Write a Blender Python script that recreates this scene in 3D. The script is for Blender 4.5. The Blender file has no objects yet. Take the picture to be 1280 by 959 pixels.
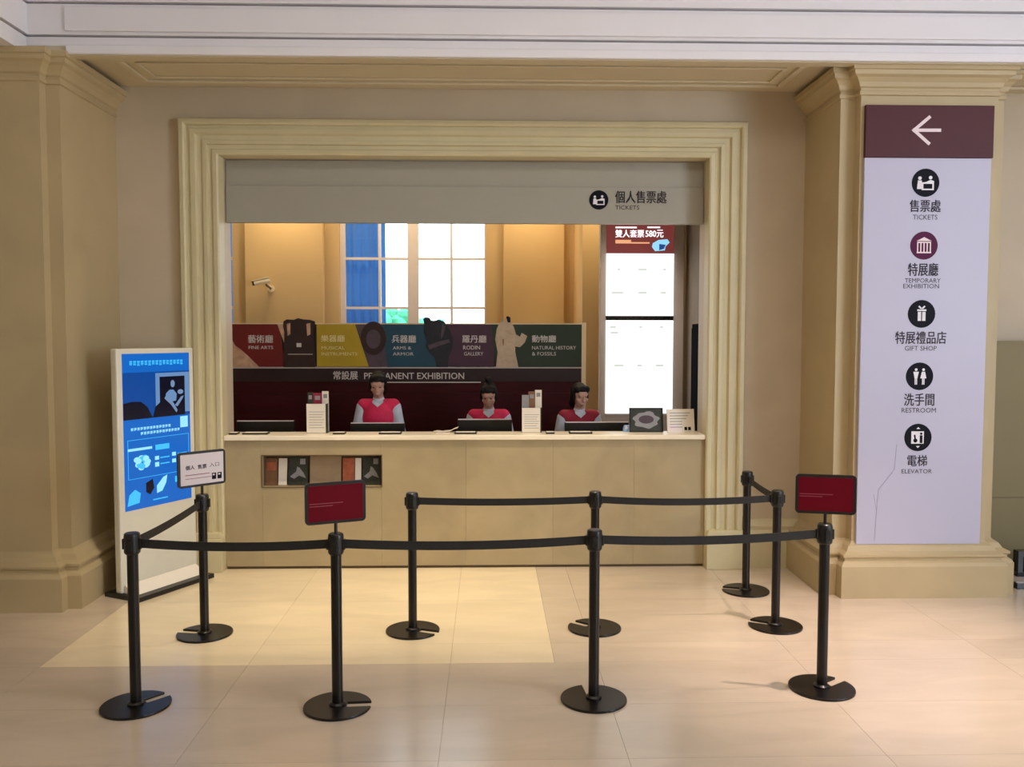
import bpy, bmesh, math, random
from mathutils import Vector, Matrix
random.seed(7)
S = bpy.context.scene
COL = S.collection

# ------------------------------------------------------------------ camera
FPX, PITCH, YAW, ROLL, CAMH = 1082.4, 0.0543, 0.02628, 0.00074, 2.0
_F = Vector((math.sin(YAW)*math.cos(PITCH), math.cos(YAW)*math.cos(PITCH), -math.sin(PITCH)))
_R0 = Vector((math.cos(YAW), -math.sin(YAW), 0)); _U0 = _R0.cross(_F)
_R = _R0*math.cos(ROLL)+_U0*math.sin(ROLL); _U = -_R0*math.sin(ROLL)+_U0*math.cos(ROLL)
cam_d = bpy.data.cameras.new('camera'); cam = bpy.data.objects.new('camera', cam_d); COL.objects.link(cam)
cam_d.sensor_width = 36; cam_d.lens = FPX/1280*36; cam_d.clip_end = 200
M = Matrix((_R, _U, -_F)).transposed().to_4x4(); M.translation = (0, 0, CAMH)
cam.matrix_world = M
S.camera = cam

def ray(x, y): return _F + _R*((x-640)/FPX) + _U*((479.5-y)/FPX)
def ground(x, y, z=0):
    d = ray(x, y); t = (z-CAMH)/d.z; return Vector((0, 0, CAMH))+d*t
def onY(x, y, Y):
    d = ray(x, y); return Vector((0, 0, CAMH))+d*(Y/d.y)

# ------------------------------------------------------------------ world, light, exposure
W = bpy.data.worlds.new('world'); S.world = W; W.use_nodes = True
bg = W.node_tree.nodes['Background']; bg.inputs[0].default_value = (0.80, 0.91, 1.0, 1); bg.inputs[1].default_value = 5.0
S.view_settings.view_transform = 'Standard'; S.view_settings.look = 'None'
S.view_settings.gamma = 1; S.view_settings.exposure = 0.0; S.view_settings.use_curve_mapping = False

def area(name, loc, aim, sx, sy, power, col):
    l = bpy.data.lights.new(name, 'AREA'); l.shape = 'RECTANGLE'; l.size = sx; l.size_y = sy; l.energy = power; l.color = col
    o = bpy.data.objects.new(name, l); COL.objects.link(o); o.location = loc
    o.rotation_euler = (Vector(aim)-Vector(loc)).to_track_quat('-Z', 'Y').to_euler(); return o
def spot(name, loc, aim, power, col, ang=60, blend=0.5, rad=0.06):
    l = bpy.data.lights.new(name, 'SPOT'); l.energy = power; l.color = col; l.spot_size = math.radians(ang); l.spot_blend = blend; l.shadow_soft_size = rad
    o = bpy.data.objects.new(name, l); COL.objects.link(o); o.location = loc
    o.rotation_euler = (Vector(aim)-Vector(loc)).to_track_quat('-Z', 'Y').to_euler(); return o
WARM = (1.0, 0.83, 0.58); COOL = (0.72, 0.80, 1.0)
# daylight of the tall hall window on the right, behind the camera
area('hall_window_daylight', (7.3, 1.6, 2.7), (3.0, 5.0, 2.6), 4.0, 3.4, 222, COOL)
# the hall's ceiling lights
area('hall_ceiling_light', (0.4, 3.6, 4.88), (0.4, 3.6, 0), 4.4, 1.2, 52, (1, 0.90, 0.76))
for _x in (-1.75, -0.45, 0.85):
    spot('counter_downlight', (_x, 5.85, 4.87), (_x, 6.68, 0.0), 360, WARM, 45, 0.9)
spot('pillar_downlight', (2.9, 4.6, 4.87), (2.55, 5.15, 0), 850, (1, 0.79, 0.70), 46, 1.0)
# the ticket office: warm wall washers along the rear wall, dim room
for _x, _y, _p in ((-2.43, 10.5, 45), (0.52, 10.5, 45), (1.15, 9.5, 95)):
    spot('wall_washer', (_x, _y-.45, 4.05), (_x, _y-.08, 1.6), _p, (1, 0.78, 0.46), 84, 0.9, 0.1)
area('office_cove_light', (-0.9, 9.75, 4.15), (-0.9, 10.45, 2.4), 5.0, 0.25, 46, (1, 0.80, 0.52))
spot('display_fill_light', (1.45, 8.05, 4.1), (1.5, 8.95, 1.9), 150, (1, 0.88, 0.78), 44, 0.8, 0.1)  # unseen lamp added to brighten the price display's grey housing
area('office_ceiling_light', (-0.4, 8.4, 4.1), (-0.4, 8.4, 0), 2.5, 0.4, 3.5, (1, 0.85, 0.7))

# ------------------------------------------------------------------ materials
def nt(name):
    m = bpy.data.materials.new(name); m.use_nodes = True
    return m, m.node_tree, m.node_tree.nodes['Principled BSDF']
def s2l(c):
    return tuple(((v/255)/12.92 if v/255 <= .04045 else ((v/255+.055)/1.055)**2.4) for v in c)
def mat(name, rgb, rough=0.5, metal=0.0, var=0.0, scale=6.0, bump=0.0, emit=0.0, alpha=1.0, spec=None, trans=0.0, objvar=0.0, stretch=None, coat=0.0):
    m, t, b = nt(name); L = t.links; c = s2l(rgb)
    b.inputs['Base Color'].default_value = (*c, 1); b.inputs['Roughness'].default_value = rough; b.inputs['Metallic'].default_value = metal
    if spec is not None: b.inputs['Specular IOR Level'].default_value = spec
    if trans: b.inputs['Transmission Weight'].default_value = trans
    if coat: b.inputs['Coat Weight'].default_value = coat; b.inputs['Coat Roughness'].default_value = 0.1
    if var > 0 or bump > 0 or objvar > 0:
        tc = t.nodes.new('ShaderNodeTexCoord'); mp = t.nodes.new('ShaderNodeMapping'); L.new(tc.outputs['Object'], mp.inputs[0])
        if stretch: mp.inputs['Scale'].default_value = stretch
        n = t.nodes.new('ShaderNodeTexNoise'); n.inputs['Scale'].default_value = scale; n.inputs['Detail'].default_value = 6; n.inputs['Distortion'].default_value = 0.6
        L.new(mp.outputs[0], n.inputs['Vector'])
        r = t.nodes.new('ShaderNodeValToRGB')
        r.color_ramp.elements[0].position = 0.3; r.color_ramp.elements[1].position = 0.7
        r.color_ramp.elements[0].color = (*[v*(1-var) for v in c], 1); r.color_ramp.elements[1].color = (*[min(1, v*(1+var)) for v in c], 1)
        L.new(n.outputs[0], r.inputs[0]); src = r.outputs[0]
        if objvar:
            oi = t.nodes.new('ShaderNodeObjectInfo'); h = t.nodes.new('ShaderNodeHueSaturation')
            mr = t.nodes.new('ShaderNodeMapRange'); mr.inputs['To Min'].default_value = 1-objvar; mr.inputs['To Max'].default_value = 1+objvar
            L.new(oi.outputs['Random'], mr.inputs[0]); L.new(mr.outputs[0], h.inputs['Value']); L.new(src, h.inputs['Color']); src = h.outputs[0]
        L.new(src, b.inputs['Base Color'])
        if bump:
            bp = t.nodes.new('ShaderNodeBump'); bp.inputs['Strength'].default_value = bump; bp.inputs['Distance'].default_value = 0.01
            L.new(n.outputs[0], bp.inputs['Height']); L.new(bp.outputs[0], b.inputs['Normal'])
    if emit:
        b.inputs['Emission Color'].default_value = (*c, 1); b.inputs['Emission Strength'].default_value = emit
        b.inputs['Base Color'].default_value = (*[v*0.15 for v in c], 1)
    return m
MT = {}
def mk(name, *a, **k): MT[name] = mat(name, *a, **k)
mk('wall_stone', (204, 188, 162), 0.55, var=.05, scale=2.2)
mk('trim_stone', (212, 200, 160), 0.45, var=.05, scale=3)
mk('pier_stone', (190, 170, 130), 0.5, var=.06, scale=2)
mk('beam_plaster', (238, 234, 236), 0.6, var=.02, scale=2)
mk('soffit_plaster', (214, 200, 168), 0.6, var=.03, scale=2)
mk('counter_stone', (174, 157, 122), 0.42, var=.10, scale=2.6, objvar=.03)
mk('worktop_stone', (250, 238, 214), 0.3, var=.04, scale=5)
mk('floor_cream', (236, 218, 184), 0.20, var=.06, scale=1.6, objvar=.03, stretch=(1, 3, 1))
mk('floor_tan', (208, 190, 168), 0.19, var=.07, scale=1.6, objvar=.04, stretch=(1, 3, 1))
mk('floor_joint', (198, 178, 152), 0.6, var=.05)
mk('olive', (138, 126, 90), 0.6, var=.05, scale=1.5)
mk('white_wall', (226, 218, 206), 0.6, var=.02)
mk('office_wall', (208, 176, 126), 0.7, var=.03, scale=1.5)
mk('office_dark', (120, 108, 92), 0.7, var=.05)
mk('fascia', (166, 162, 148), 0.45, var=.02)
mk('black', (20, 19, 20), 0.35, var=.1)
mk('black_metal', (22, 18, 15), 0.32, metal=.2, var=.1, scale=30)
mk('flat_black', (10, 9, 12), 0.9, var=.1, spec=.02)
mk('black_gloss', (14, 13, 18), 0.12, var=.1)
mk('belt', (34, 32, 30), 0.75, var=.2, scale=80)
mk('red_sheet', (106, 4, 24), 0.5, spec=.12, var=.06, scale=4)
mk('red_line', (150, 66, 76), 0.5, var=.02)
mk('white_sheet', (226, 214, 216), 0.5, var=.01)
mk('white_paint', (225, 222, 206), 0.4, var=.02)
mk('white_foot', (240, 232, 220), 0.4, var=.02)
mk('sign_white', (192, 189, 210), 0.45, var=.015, scale=1)
mk('sign_maroon', (82, 42, 47), 0.5, spec=.25, var=.02)
mk('ink', (14, 13, 26), 0.6, spec=.15, var=.02)
mk('ink_soft', (52, 46, 54), 0.6, spec=.2, var=.02)
mk('scuff', (164, 160, 180), 0.5, var=.02)
mk('plum', (86, 26, 66), 0.6, spec=.2, var=.02)
mk('print_white', (236, 232, 238), 0.5, var=.01)
mk('arrow_white', (242, 222, 224), 0.5, var=.01)
mk('banner_red', (108, 12, 14), 0.5, var=.12, scale=5)
mk('banner_pale', (190, 150, 120), 0.5, var=.25, scale=14)
mk('banner_brown', (44, 22, 22), 0.45, var=.25, scale=12)
mk('banner_yellow', (176, 146, 30), 0.5, var=.08, scale=5)
mk('banner_teal', (16, 66, 84), 0.5, var=.12, scale=5)
mk('banner_mauve', (78, 62, 72), 0.5, var=.2, scale=8)
mk('banner_purple', (64, 34, 52), 0.5, var=.12, scale=5)
mk('banner_green', (26, 44, 22), 0.5, var=.14, scale=5)
mk('statue_dark', (22, 24, 36), 0.5, var=.35, scale=16)
mk('statue_pale', (190, 166, 136), 0.55, var=.14, scale=18)
mk('cream_edge', (216, 196, 160), 0.5, var=.02)
mk('maroon_wood', (58, 9, 15), 0.5, spec=.2, var=.2, scale=3, stretch=(1, 1, 8))
mk('maroon_dark', (34, 16, 22), 0.4, var=.12, scale=3)
mk('letter_pale', (206, 196, 190), 0.5, var=.01)
mk('letter_gold', (228, 210, 150), 0.5, var=.01)
mk('frame_grey', (182, 170, 162), 0.5, var=.03)
mk('win_frame', (240, 228, 222), 0.5, var=.02)
mk('screen_white', (255, 255, 255), 0.3, emit=1.5)
mk('screen_faint', (206, 214, 206), 0.3, emit=1.0)
mk('screen_red', (128, 58, 56), 0.3, emit=.75)
mk('screen_text', (255, 246, 250), 0.3, emit=1.2)
mk('screen_orange', (244, 176, 128), 0.3, emit=.9)
mk('screen_navy', (34, 78, 150), 0.3, emit=.8)
mk('screen_sky', (150, 216, 250), 0.3, emit=1.0)
mk('k_blue', (6, 104, 204), 0.25, emit=.85)
mk('k_deep', (2, 74, 160), 0.25, emit=.8)
mk('k_dark', (2, 8, 40), 0.25, emit=.5)
mk('k_cyan', (64, 190, 250), 0.25, emit=1.0)
mk('k_pale', (150, 226, 252), 0.25, emit=1.0)
mk('k_frame', (110, 150, 200), 0.25, emit=.8)
mk('k_skin', (120, 150, 190), 0.25, emit=.8)
mk('curtain', (24, 92, 190), 0.8, var=.1, scale=8, emit=0)
mk('skin', (188, 146, 128), 0.55, var=.05, scale=12)
mk('hair', (12, 9, 10), 0.55, var=.2, scale=40, spec=.25)
mk('vest_pink', (218, 34, 84), 0.7, var=.1, scale=14)
mk('vest_red', (150, 22, 48), 0.7, var=.1, scale=14)
mk('shirt', (196, 200, 212), 0.75, var=.08, scale=14)
mk('trousers', (32, 32, 40), 0.8, var=.1)
mk('chrome', (170, 170, 172), 0.25, metal=1, var=.03)
mk('paper', (240, 230, 214), 0.6, var=.02)
mk('leaf_orange', (176, 96, 66), 0.5, var=.25, scale=18)
mk('leaf_brown', (128, 92, 64), 0.5, var=.2, scale=14)
mk('leaf_tan', (164, 140, 108), 0.5, var=.08, scale=10)
mk('leaf_dark', (52, 56, 46), 0.45, var=.3, scale=20)
mk('leaf_red', (150, 40, 66), 0.5, var=.2, scale=20)
mk('print_grey', (150, 148, 150), 0.5, var=.1, scale=20)
mk('niche_dark', (104, 84, 58), 0.6, var=.08)
mk('pale_blue', (150, 190, 236), 0.3, var=.05)
mk('camera_cream', (238, 222, 186), 0.4, var=.02)
mk('grass', (70, 110, 80), 0.9, var=.2)
mk('leaves', (70, 170, 130), 0.8, var=.4, scale=3)
mk('bark', (70, 60, 50), 0.9, var=.3)
mk('hall_wall', (205, 190, 160), 0.6, var=.04)
m, t, b = nt('glass'); b.inputs['Base Color'].default_value = (.9, .97, 1, 1); b.inputs['Roughness'].default_value = 0
for n_ in list(t.nodes):
    if n_.type == 'BSDF_PRINCIPLED': t.nodes.remove(n_)
tr = t.nodes.new('ShaderNodeBsdfTransparent'); gl = t.nodes.new('ShaderNodeBsdfGlossy'); gl.inputs['Roughness'].default_value = 0.02
mx = t.nodes.new('ShaderNodeMixShader'); mx.inputs[0].default_value = 0.06
t.links.new(tr.outputs[0], mx.inputs[1]); t.links.new(gl.outputs[0], mx.inputs[2]); t.links.new(mx.outputs[0], t.nodes['Material Output'].inputs[0]); MT['glass'] = m
# curtain: thin cloth that lets daylight through
m, t, b = nt('curtain_cloth'); b.inputs['Base Color'].default_value = (*s2l((104, 158, 205)), 1); b.inputs['Roughness'].default_value = .8
tl = t.nodes.new('ShaderNodeBsdfTranslucent'); tl.inputs[0].default_value = (*s2l((104, 166, 214)), 1)
mx = t.nodes.new('ShaderNodeMixShader'); mx.inputs[0].default_value = 0.55
t.links.new(b.outputs[0], mx.inputs[1]); t.links.new(tl.outputs[0], mx.inputs[2]); t.links.new(mx.outputs[0], t.nodes['Material Output'].inputs[0]); MT['curtain'] = m

# ------------------------------------------------------------------ mesh helpers
class MB:
    def __init__(s): s.v = []; s.f = []
    def add(s, vs, fs):
        o = len(s.v); s.v += [tuple(p) for p in vs]; s.f += [tuple(i+o for i in f) for f in fs]; return s
    def box(s, x0, x1, y0, y1, z0, z1, mtx=None):
        vs = [Vector((x, y, z)) for x in (x0, x1) for y in (y0, y1) for z in (z0, z1)]
        if mtx: vs = [mtx @ p for p in vs]
        return s.add(vs, [(0, 1, 3, 2), (4, 6, 7, 5), (0, 4, 5, 1), (2, 3, 7, 6), (0, 2, 6, 4), (1, 5, 7, 3)])
    def prism(s, pts, y0, y1, mtx=None):
        """polygon in (x,z) extruded from y0 to y1"""
        n = len(pts); vs = [Vector((p[0], y0, p[1])) for p in pts]+[Vector((p[0], y1, p[1])) for p in pts]
        if mtx: vs = [mtx @ p for p in vs]
        return s.add(vs, [tuple(range(n)), tuple(range(2*n-1, n-1, -1))]+[(i, i+n, (i+1) % n+n, (i+1) % n) for i in range(n)])
    def cyl(s, p0, p1, r0, r1=None, n=16):
        r1 = r0 if r1 is None else r1; p0 = Vector(p0); p1 = Vector(p1); d = (p1-p0).normalized()
        a = d.orthogonal().normalized(); bb = d.cross(a); vs = []
        for p, r in ((p0, r0), (p1, r1)):
            for i in range(n):
                q = 2*math.pi*i/n; vs.append(p+a*(r*math.cos(q))+bb*(r*math.sin(q)))
        return s.add(vs, [tuple(range(n-1, -1, -1)), tuple(range(n, 2*n))]+[(i, (i+1) % n, (i+1) % n+n, i+n) for i in range(n)])
    def lathe(s, prof, c=(0, 0, 0), n=24):
        vs = []; fs = []; k = len(prof)
        for r, z in prof:
            for i in range(n):
                q = 2*math.pi*i/n; vs.append((c[0]+r*math.cos(q), c[1]+r*math.sin(q), c[2]+z))
        for j in range(k-1):
            for i in range(n): fs.append((j*n+i, j*n+(i+1) % n, (j+1)*n+(i+1) % n, (j+1)*n+i))
        fs.append(tuple(range(n-1, -1, -1))); fs.append(tuple((k-1)*n+i for i in range(n)))
        return s.add(vs, fs)
    def ell(s, c, r, rot=None, nu=20, nv=12):
        c = Vector(c); vs = [(0, 0, 1)]; fs = []
        for j in range(1, nv):
            a = math.pi*j/nv
            for i in range(nu):
                q = 2*math.pi*i/nu; vs.append((math.sin(a)*math.cos(q), math.sin(a)*math.sin(q), math.cos(a)))
        vs.append((0, 0, -1)); last = len(vs)-1
        for i in range(nu):
            fs.append((0, 1+i, 1+(i+1) % nu)); fs.append((last, 1+(nv-2)*nu+(i+1) % nu, 1+(nv-2)*nu+i))
        for j in range(nv-2):
            for i in range(nu): fs.append((1+j*nu+i, 1+(j+1)*nu+i, 1+(j+1)*nu+(i+1) % nu, 1+j*nu+(i+1) % nu))
        out = []
        for p in vs:
            q = Vector((p[0]*r[0], p[1]*r[1], p[2]*r[2]))
            if rot: q = rot @ q
            out.append(c+q)
        return s.add(out, fs)
    def cap(s, p0, p1, r0, r1, n=12):
        s.cyl(p0, p1, r0, r1, n); s.ell(p0, (r0,)*3, None, n, 8); s.ell(p1, (r1,)*3, None, n, 8); return s
    def build(s, name, material, parent=None, smooth=False, bevel=0.0, mtx=None):
        me = bpy.data.meshes.new(name); me.from_pydata(s.v, [], s.f); me.update()
        bm = bmesh.new(); bm.from_mesh(me); bmesh.ops.recalc_face_normals(bm, faces=bm.faces); bm.to_mesh(me); bm.free()
        return link(name, me, material, parent, smooth, bevel, mtx)
def link(name, me, material, parent=None, smooth=False, bevel=0.0, mtx=None):
    me.materials.clear(); me.materials.append(MT[material] if isinstance(material, str) else material)
    if smooth:
        for p in me.polygons: p.use_smooth = True
    o = bpy.data.objects.new(name, me); COL.objects.link(o)
    if mtx is not None: o.matrix_local = mtx
    if parent: o.parent = parent
    if bevel:
        md = o.modifiers.new('bevel', 'BEVEL'); md.width = bevel; md.segments = 2; md.limit_method = 'ANGLE'; md.angle_limit = math.radians(40)
    return o
def tag(o, label=None, cat=None, group=None, kind=None):
    if label: o['label'] = label
    if cat: o['category'] = cat
    if group: o['group'] = group
    if kind: o['kind'] = kind
    return o
def thing(name, loc, label, cat, group=None, rz=0.0, kind=None):
    o = bpy.data.objects.new(name, None); COL.objects.link(o); o.location = loc; o.rotation_euler = (0, 0, rz); o.empty_display_size = .1
    return tag(o, label, cat, group, kind)
def struct(o, label): return tag(o, label, None, None, 'structure')
def BX(*a): return MB().box(*a)

_txt = bpy.data.curves.new('t', 'FONT'); _txto = bpy.data.objects.new('t', _txt); COL.objects.link(_txto)
def text_geo(string, x0, x1, z0, z1, y, bold=0.0, keep=False):
    """flat lettering in the local xz plane, facing -y, fitted into the box"""
    _txt.body = string; _txt.resolution_u = 2; _txt.offset = 0; _txt.extrude = 0; _txt.fill_mode = 'FRONT'
    dg = bpy.context.evaluated_depsgraph_get(); dg.update(); ev = _txto.evaluated_get(dg); me = ev.to_mesh()
    vs = [v.co.copy() for v in me.vertices]; fs = [tuple(p.vertices) for p in me.polygons]; ev.to_mesh_clear()
    if not vs: return [], []
    ax, bx_ = min(v.x for v in vs), max(v.x for v in vs); ay, by = min(v.y for v in vs), max(v.y for v in vs)
    sx = (x1-x0)/max(bx_-ax, 1e-6); sy = (z1-z0)/max(by-ay, 1e-6)
    out = [(x0+(v.x-ax)*sx, y, z0+(v.y-ay)*sy) for v in vs]
    if bold:                                                    # heavier strokes: the same glyphs again, a hair to each side
        n = len(out); b_ = bold*(z1-z0)*1.6; f0 = list(fs)
        for k, (du, dv) in enumerate(((b_, 0), (0, b_), (-b_, 0))):
            out += [(p[0]+du, p[1]-.0001*(k+1), p[2]+dv) for p in out[:n]]; fs = fs+[tuple(i+n*(k+1) for i in f) for f in f0]
    return out, fs
def letters(name, items, y, material, parent, mtx=None, bold=0.0):
    mb = MB()
    for (st, x0, x1, z0, z1) in items:
        vs, fs = text_geo(st, x0, x1, z0, z1, y, bold); mb.add(vs, fs)
    me = bpy.data.meshes.new(name); me.from_pydata(mb.v, [], mb.f); me.update()
    return link(name, me, material, parent, mtx=mtx)
def disc(mb, cx, cz, r, y0, y1, n=28):
    return mb.prism([(cx+r*math.cos(2*math.pi*i/n), cz+r*math.sin(2*math.pi*i/n)) for i in range(n)], y0, y1)
def offset_poly(pts, d):
    """offset an open rectilinear plan path outward (path runs so that outside is on its left)"""
    out = []; n = len(pts)
    for i in range(n):
        p = Vector(pts[i]); ns = []
        if i > 0: e = (p-Vector(pts[i-1])).normalized(); ns.append(Vector((-e.y, e.x)))
        if i < n-1: e = (Vector(pts[i+1])-p).normalized(); ns.append(Vector((-e.y, e.x)))
        if len(ns) == 2: out.append(p+(ns[0]+ns[1])*d if abs(ns[0].dot(ns[1])) < .5 else p+ns[0]*d)
        else: out.append(p+ns[0]*d)
    return out
def moulding(plan, prof):
    """sweep profile [(offset,z)...] round an open plan path"""
    mb = MB(); rows = [offset_poly(plan, d) for d, z in prof]; n = len(plan)
    vs = [(p.x, p.y, z) for row, (d, z) in zip(rows, prof) for p in row]
    fs = [(j*n+i, j*n+i+1, (j+1)*n+i+1, (j+1)*n+i) for j in range(len(prof)-1) for i in range(n-1)]
    # close top and bottom
    fs.append(tuple(range(n))); fs.append(tuple((len(prof)-1)*n+i for i in range(n)))
    return mb.add(vs, fs)

# ------------------------------------------------------------------ hall floor
YW = 7.40                                    # counter front / wall plane
floor = struct(BX(-6, 8, -4, 12, -.2, -.006).build('floor', 'floor_joint'), 'polished beige stone floor of the lobby')
J = .0008
def slab(x0, x1, y0, y1, m): BX(x0+J, x1-J, y0+J, y1-J, -.006, 0).build('floor_slab', m, floor)
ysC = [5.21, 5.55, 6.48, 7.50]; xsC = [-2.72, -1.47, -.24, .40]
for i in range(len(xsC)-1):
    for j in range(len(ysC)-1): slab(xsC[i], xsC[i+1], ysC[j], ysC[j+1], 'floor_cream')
xsF = [-6, -5.2, -3.96, -2.72, -1.47, -.24, .66, 1.90, 3.14, 4.38, 5.6, 8]; ysF = [-4, -1, 1.2, 2.13, 3.06, 3.99, 4.60, 5.21]
for i in range(len(xsF)-1):
    for j in range(len(ysF)-1): slab(xsF[i], xsF[i+1], ysF[j], ysF[j+1], 'floor_tan')
xsR = [.40, .66, 1.90, 3.14, 4.38, 8]; xsL = [-6, -3.96, -2.72]
for xs in (xsR, xsL):
    for i in range(len(xs)-1):
        for j in range(len(ysC)-1): slab(xs[i], xs[i+1], ysC[j], ysC[j+1], 'floor_tan')
BX(-6, 8, 7.505, 12, -.006, 0).build('office_floor', 'floor_tan', floor)

# ------------------------------------------------------------------ main wall with the ticket opening
OX0, OX1, OZ = -2.262, 1.868, 3.515            # opening
w = MB()
w.box(-5.2, OX0, YW, YW+.3, 0, 4.1); w.box(OX1, 7, YW, YW+.3, 0, 4.1); w.box(OX0, OX1, YW, YW+.3, OZ, 4.1)
struct(w.build('wall_back', 'wall_stone'), 'pale stone wall around the ticket counter opening')
# portal moulding round the opening, mitred
prof = [(0, 0), (0, .055), (.010, .075), (.042, .08), (.055, .07), (.062, .045), (.09, .045), (.095, .06), (.135, .062), (.142, .05), (.148, .038), (.19, .036), (.196, .052), (.226, .055), (.232, .03), (.265, .026), (.274, .045), (.308, .05), (.321, .04), (.321, -.10)]
CW = .315
mb = MB(); rows = []
xl, xr, zt = OX0-CW, OX1+CW, OZ+CW*.92
for u, d in prof:
    y = YW-d; rows.append([(xl+u, y, 0), (xl+u, y, zt-u*.92), (xr-u, y, zt-u*.92), (xr-u, y, 0)])
vs = [p for r_ in rows for p in r_]
fs = [(j*4+i, j*4+i+1, (j+1)*4+i+1, (j+1)*4+i) for j in range(len(prof)-1) for i in range(3)]
trim = struct(mb.add(vs, fs).build('trim_1', 'trim_stone'), 'stepped cream stone moulding framing the ticket opening')
for a, bb in ((xl-.02, OX0+.005), (OX1-.005, xr+.02)):
    p_ = MB().box(a, bb, YW-.11, YW+.01, 0, .29); p_.prism([(a, .29), (bb, .29), (bb-.02, .335), (a+.02, .335)], YW-.10, YW+.01)
    p_.build('plinth', 'trim_stone', trim, bevel=.006)
# skirting of the right-hand bit of wall and of the left
plr = [(2.24, YW), (2.75, YW)]
def skirting(name, x0, x1, label):
    s_ = MB(); pr = [(0, 0), (.06, 0), (.06, .30), (.045, .33), (.05, .36), (.02, .41), (0, .42)]
    vs = [(x, YW-d, z) for x in (x0, x1) for d, z in pr]; n = len(pr)
    s_.add(vs, [(i, i+1, n+i+1, n+i) for i in range(n-1)]+[tuple(range(n)), tuple(range(2*n-1, n-1, -1))])
    struct(s_.build(name, 'trim_stone'), label)
skirting('baseboard_right', xr+.02, 2.70, 'moulded stone baseboard between the opening and the sign pillar')
skirting('baseboard_left', -3.12, xl-.02, 'moulded stone baseboard behind the blue screen')

# ------------------------------------------------------------------ piers
BASEP = [(.12, 0), (.12, .245), (.105, .27), (.085, .285), (.085, .30), (.10, .315), (.10, .33), (.06, .35), (.04, .385), (.012, .405), (0, .42)]
CAPP = [(.002, 3.815), (.014, 3.82), (.014, 3.845), (.004, 3.85), (.004, 3.87), (.018, 3.88), (.03, 3.91), (.055, 3.94), (.08, 3.955), (.085, 3.985), (.10, 3.99), (.10, 4.03)]
def pier(name, plan, label, stone, bp=BASEP):
    o = thing(name, (0, 0, 0), label, None, kind='structure')
    moulding(plan, [(0, .40), (0, 4.03)]).build('shaft', stone, o)
    moulding(plan, bp).build('plinth', stone, o)
    moulding(plan, CAPP).build('capital', stone, o)
    return o
planR = [(2.69, YW+.02), (2.69, 6.665), (2.805, 6.665), (2.805, 6.565), (3.855, 6.565), (3.855, 6.665), (3.96, 6.665), (3.96, YW+.02)]
planL = [(-5.2, 6.37), (-3.21, 6.37), (-3.21, 6.46), (-3.11, 6.46), (-3.11, YW+.02)]
pier('wall_pillar_right', planR[::-1], 'square cream stone pillar carrying the tall directory sign', 'pier_stone')
pier('wall_pillar_left', planL[::-1], 'square stone pillar in shadow behind the blue screen', 'pier_stone')

# ------------------------------------------------------------------ beams and ceiling
BY = 6.43; BZ = 4.085
c_ = thing('ceiling', (0, 0, 0), 'cream plaster beams and ceiling of the lobby', None, kind='structure')
BX(-5.2, 7, BY+.05, YW+.3, BZ, 4.9).build('cross_beam', 'beam_plaster', c_)
# fasciae stepping out upward, parted by shadow grooves
BX(-3.32, 7, BY, BY+.05, BZ, 4.146).build('fascia', 'beam_plaster', c_)
BX(-3.32, 7, BY-.02, BY+.05, 4.158, 4.372).build('fascia', 'beam_plaster', c_)
BX(-3.32, 7, BY-.045, BY+.05, 4.384, 4.9).build('fascia', 'beam_plaster', c_)
BX(-3.03, 7, BY-.042, BY-.02, 4.178, 4.345).build('lit_edge_band', 'beam_plaster', c_, bevel=.006)  # bands added for the lit strips; their left ends stand for a shadow edge
BX(-3.03, 7, BY-.035, BY, 4.02, 4.085).build('lit_edge_band', 'beam_plaster', c_, bevel=.008)
# soffit lining and its sunk panel mouldings
BX(-3.32, 7, BY, BY+.10, 4.015, BZ).build('lip', 'soffit_plaster', c_, bevel=.004)
BX(-3.32, 7, BY+.10, YW, BZ-.012, BZ).build('soffit', 'soffit_plaster', c_)
def rectring(x0, x1, y0, y1, wd, z0, z1, name):
    r_ = MB(); r_.box(x0, x1, y0, y0+wd, z0, z1); r_.box(x0, x1, y1-wd, y1, z0, z1); r_.box(x0, x0+wd, y0+wd, y1-wd, z0, z1); r_.box(x1-wd, x1, y0+wd, y1-wd, z0, z1)
    r_.build(name, 'soffit_plaster', c_, bevel=.006)
rectring(-2.80, 2.42, 6.62, 7.24, .05, BZ-.035, BZ-.012, 'panel_moulding')
rectring(-2.68, 2.30, 6.74, 7.12, .03, BZ-.028, BZ-.012, 'panel_moulding')
rectring(4.05, 6.5, 6.62, 7.24, .05, BZ-.035, BZ-.012, 'panel_moulding')
# side beam running towards the camera on the left
BX(-5.2, -3.37, -4, BY+.05, 4.03, 4.9).build('side_beam', 'beam_plaster', c_)
BX(-3.37, -3.32, -4, BY, 4.03, 4.146).build('fascia', 'beam_plaster', c_)
BX(-3.37, -3.30, -4, BY-.02, 4.158, 4.372).build('fascia', 'beam_plaster', c_)
BX(-3.37, -3.275, -4, BY-.045, 4.384, 4.9).build('fascia', 'beam_plaster', c_)
BX(-5.2, 8, -4, BY+.05, 4.9, 5.0).build('ceiling_slab', 'beam_plaster', c_)
struct(BX(-5.4, -5.2, -4, 12, 0, 5).build('wall_left', 'hall_wall'), 'left end wall of the lobby')
struct(BX(-5.4, 8, -4.2, -4, 0, 5).build('wall_front', 'hall_wall'), 'lobby wall behind the camera')
wr = MB(); wr.box(7.6, 7.8, -4, -2.7, 0, 5); wr.box(7.6, 7.8, 1.7, 7.7, 0, 5); wr.box(7.6, 7.8, -2.7, 1.7, 0, .6); wr.box(7.6, 7.8, -2.7, 1.7, 4.4, 5)
struct(wr.build('wall_right', 'hall_wall'), 'right lobby wall with a tall window')

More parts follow.
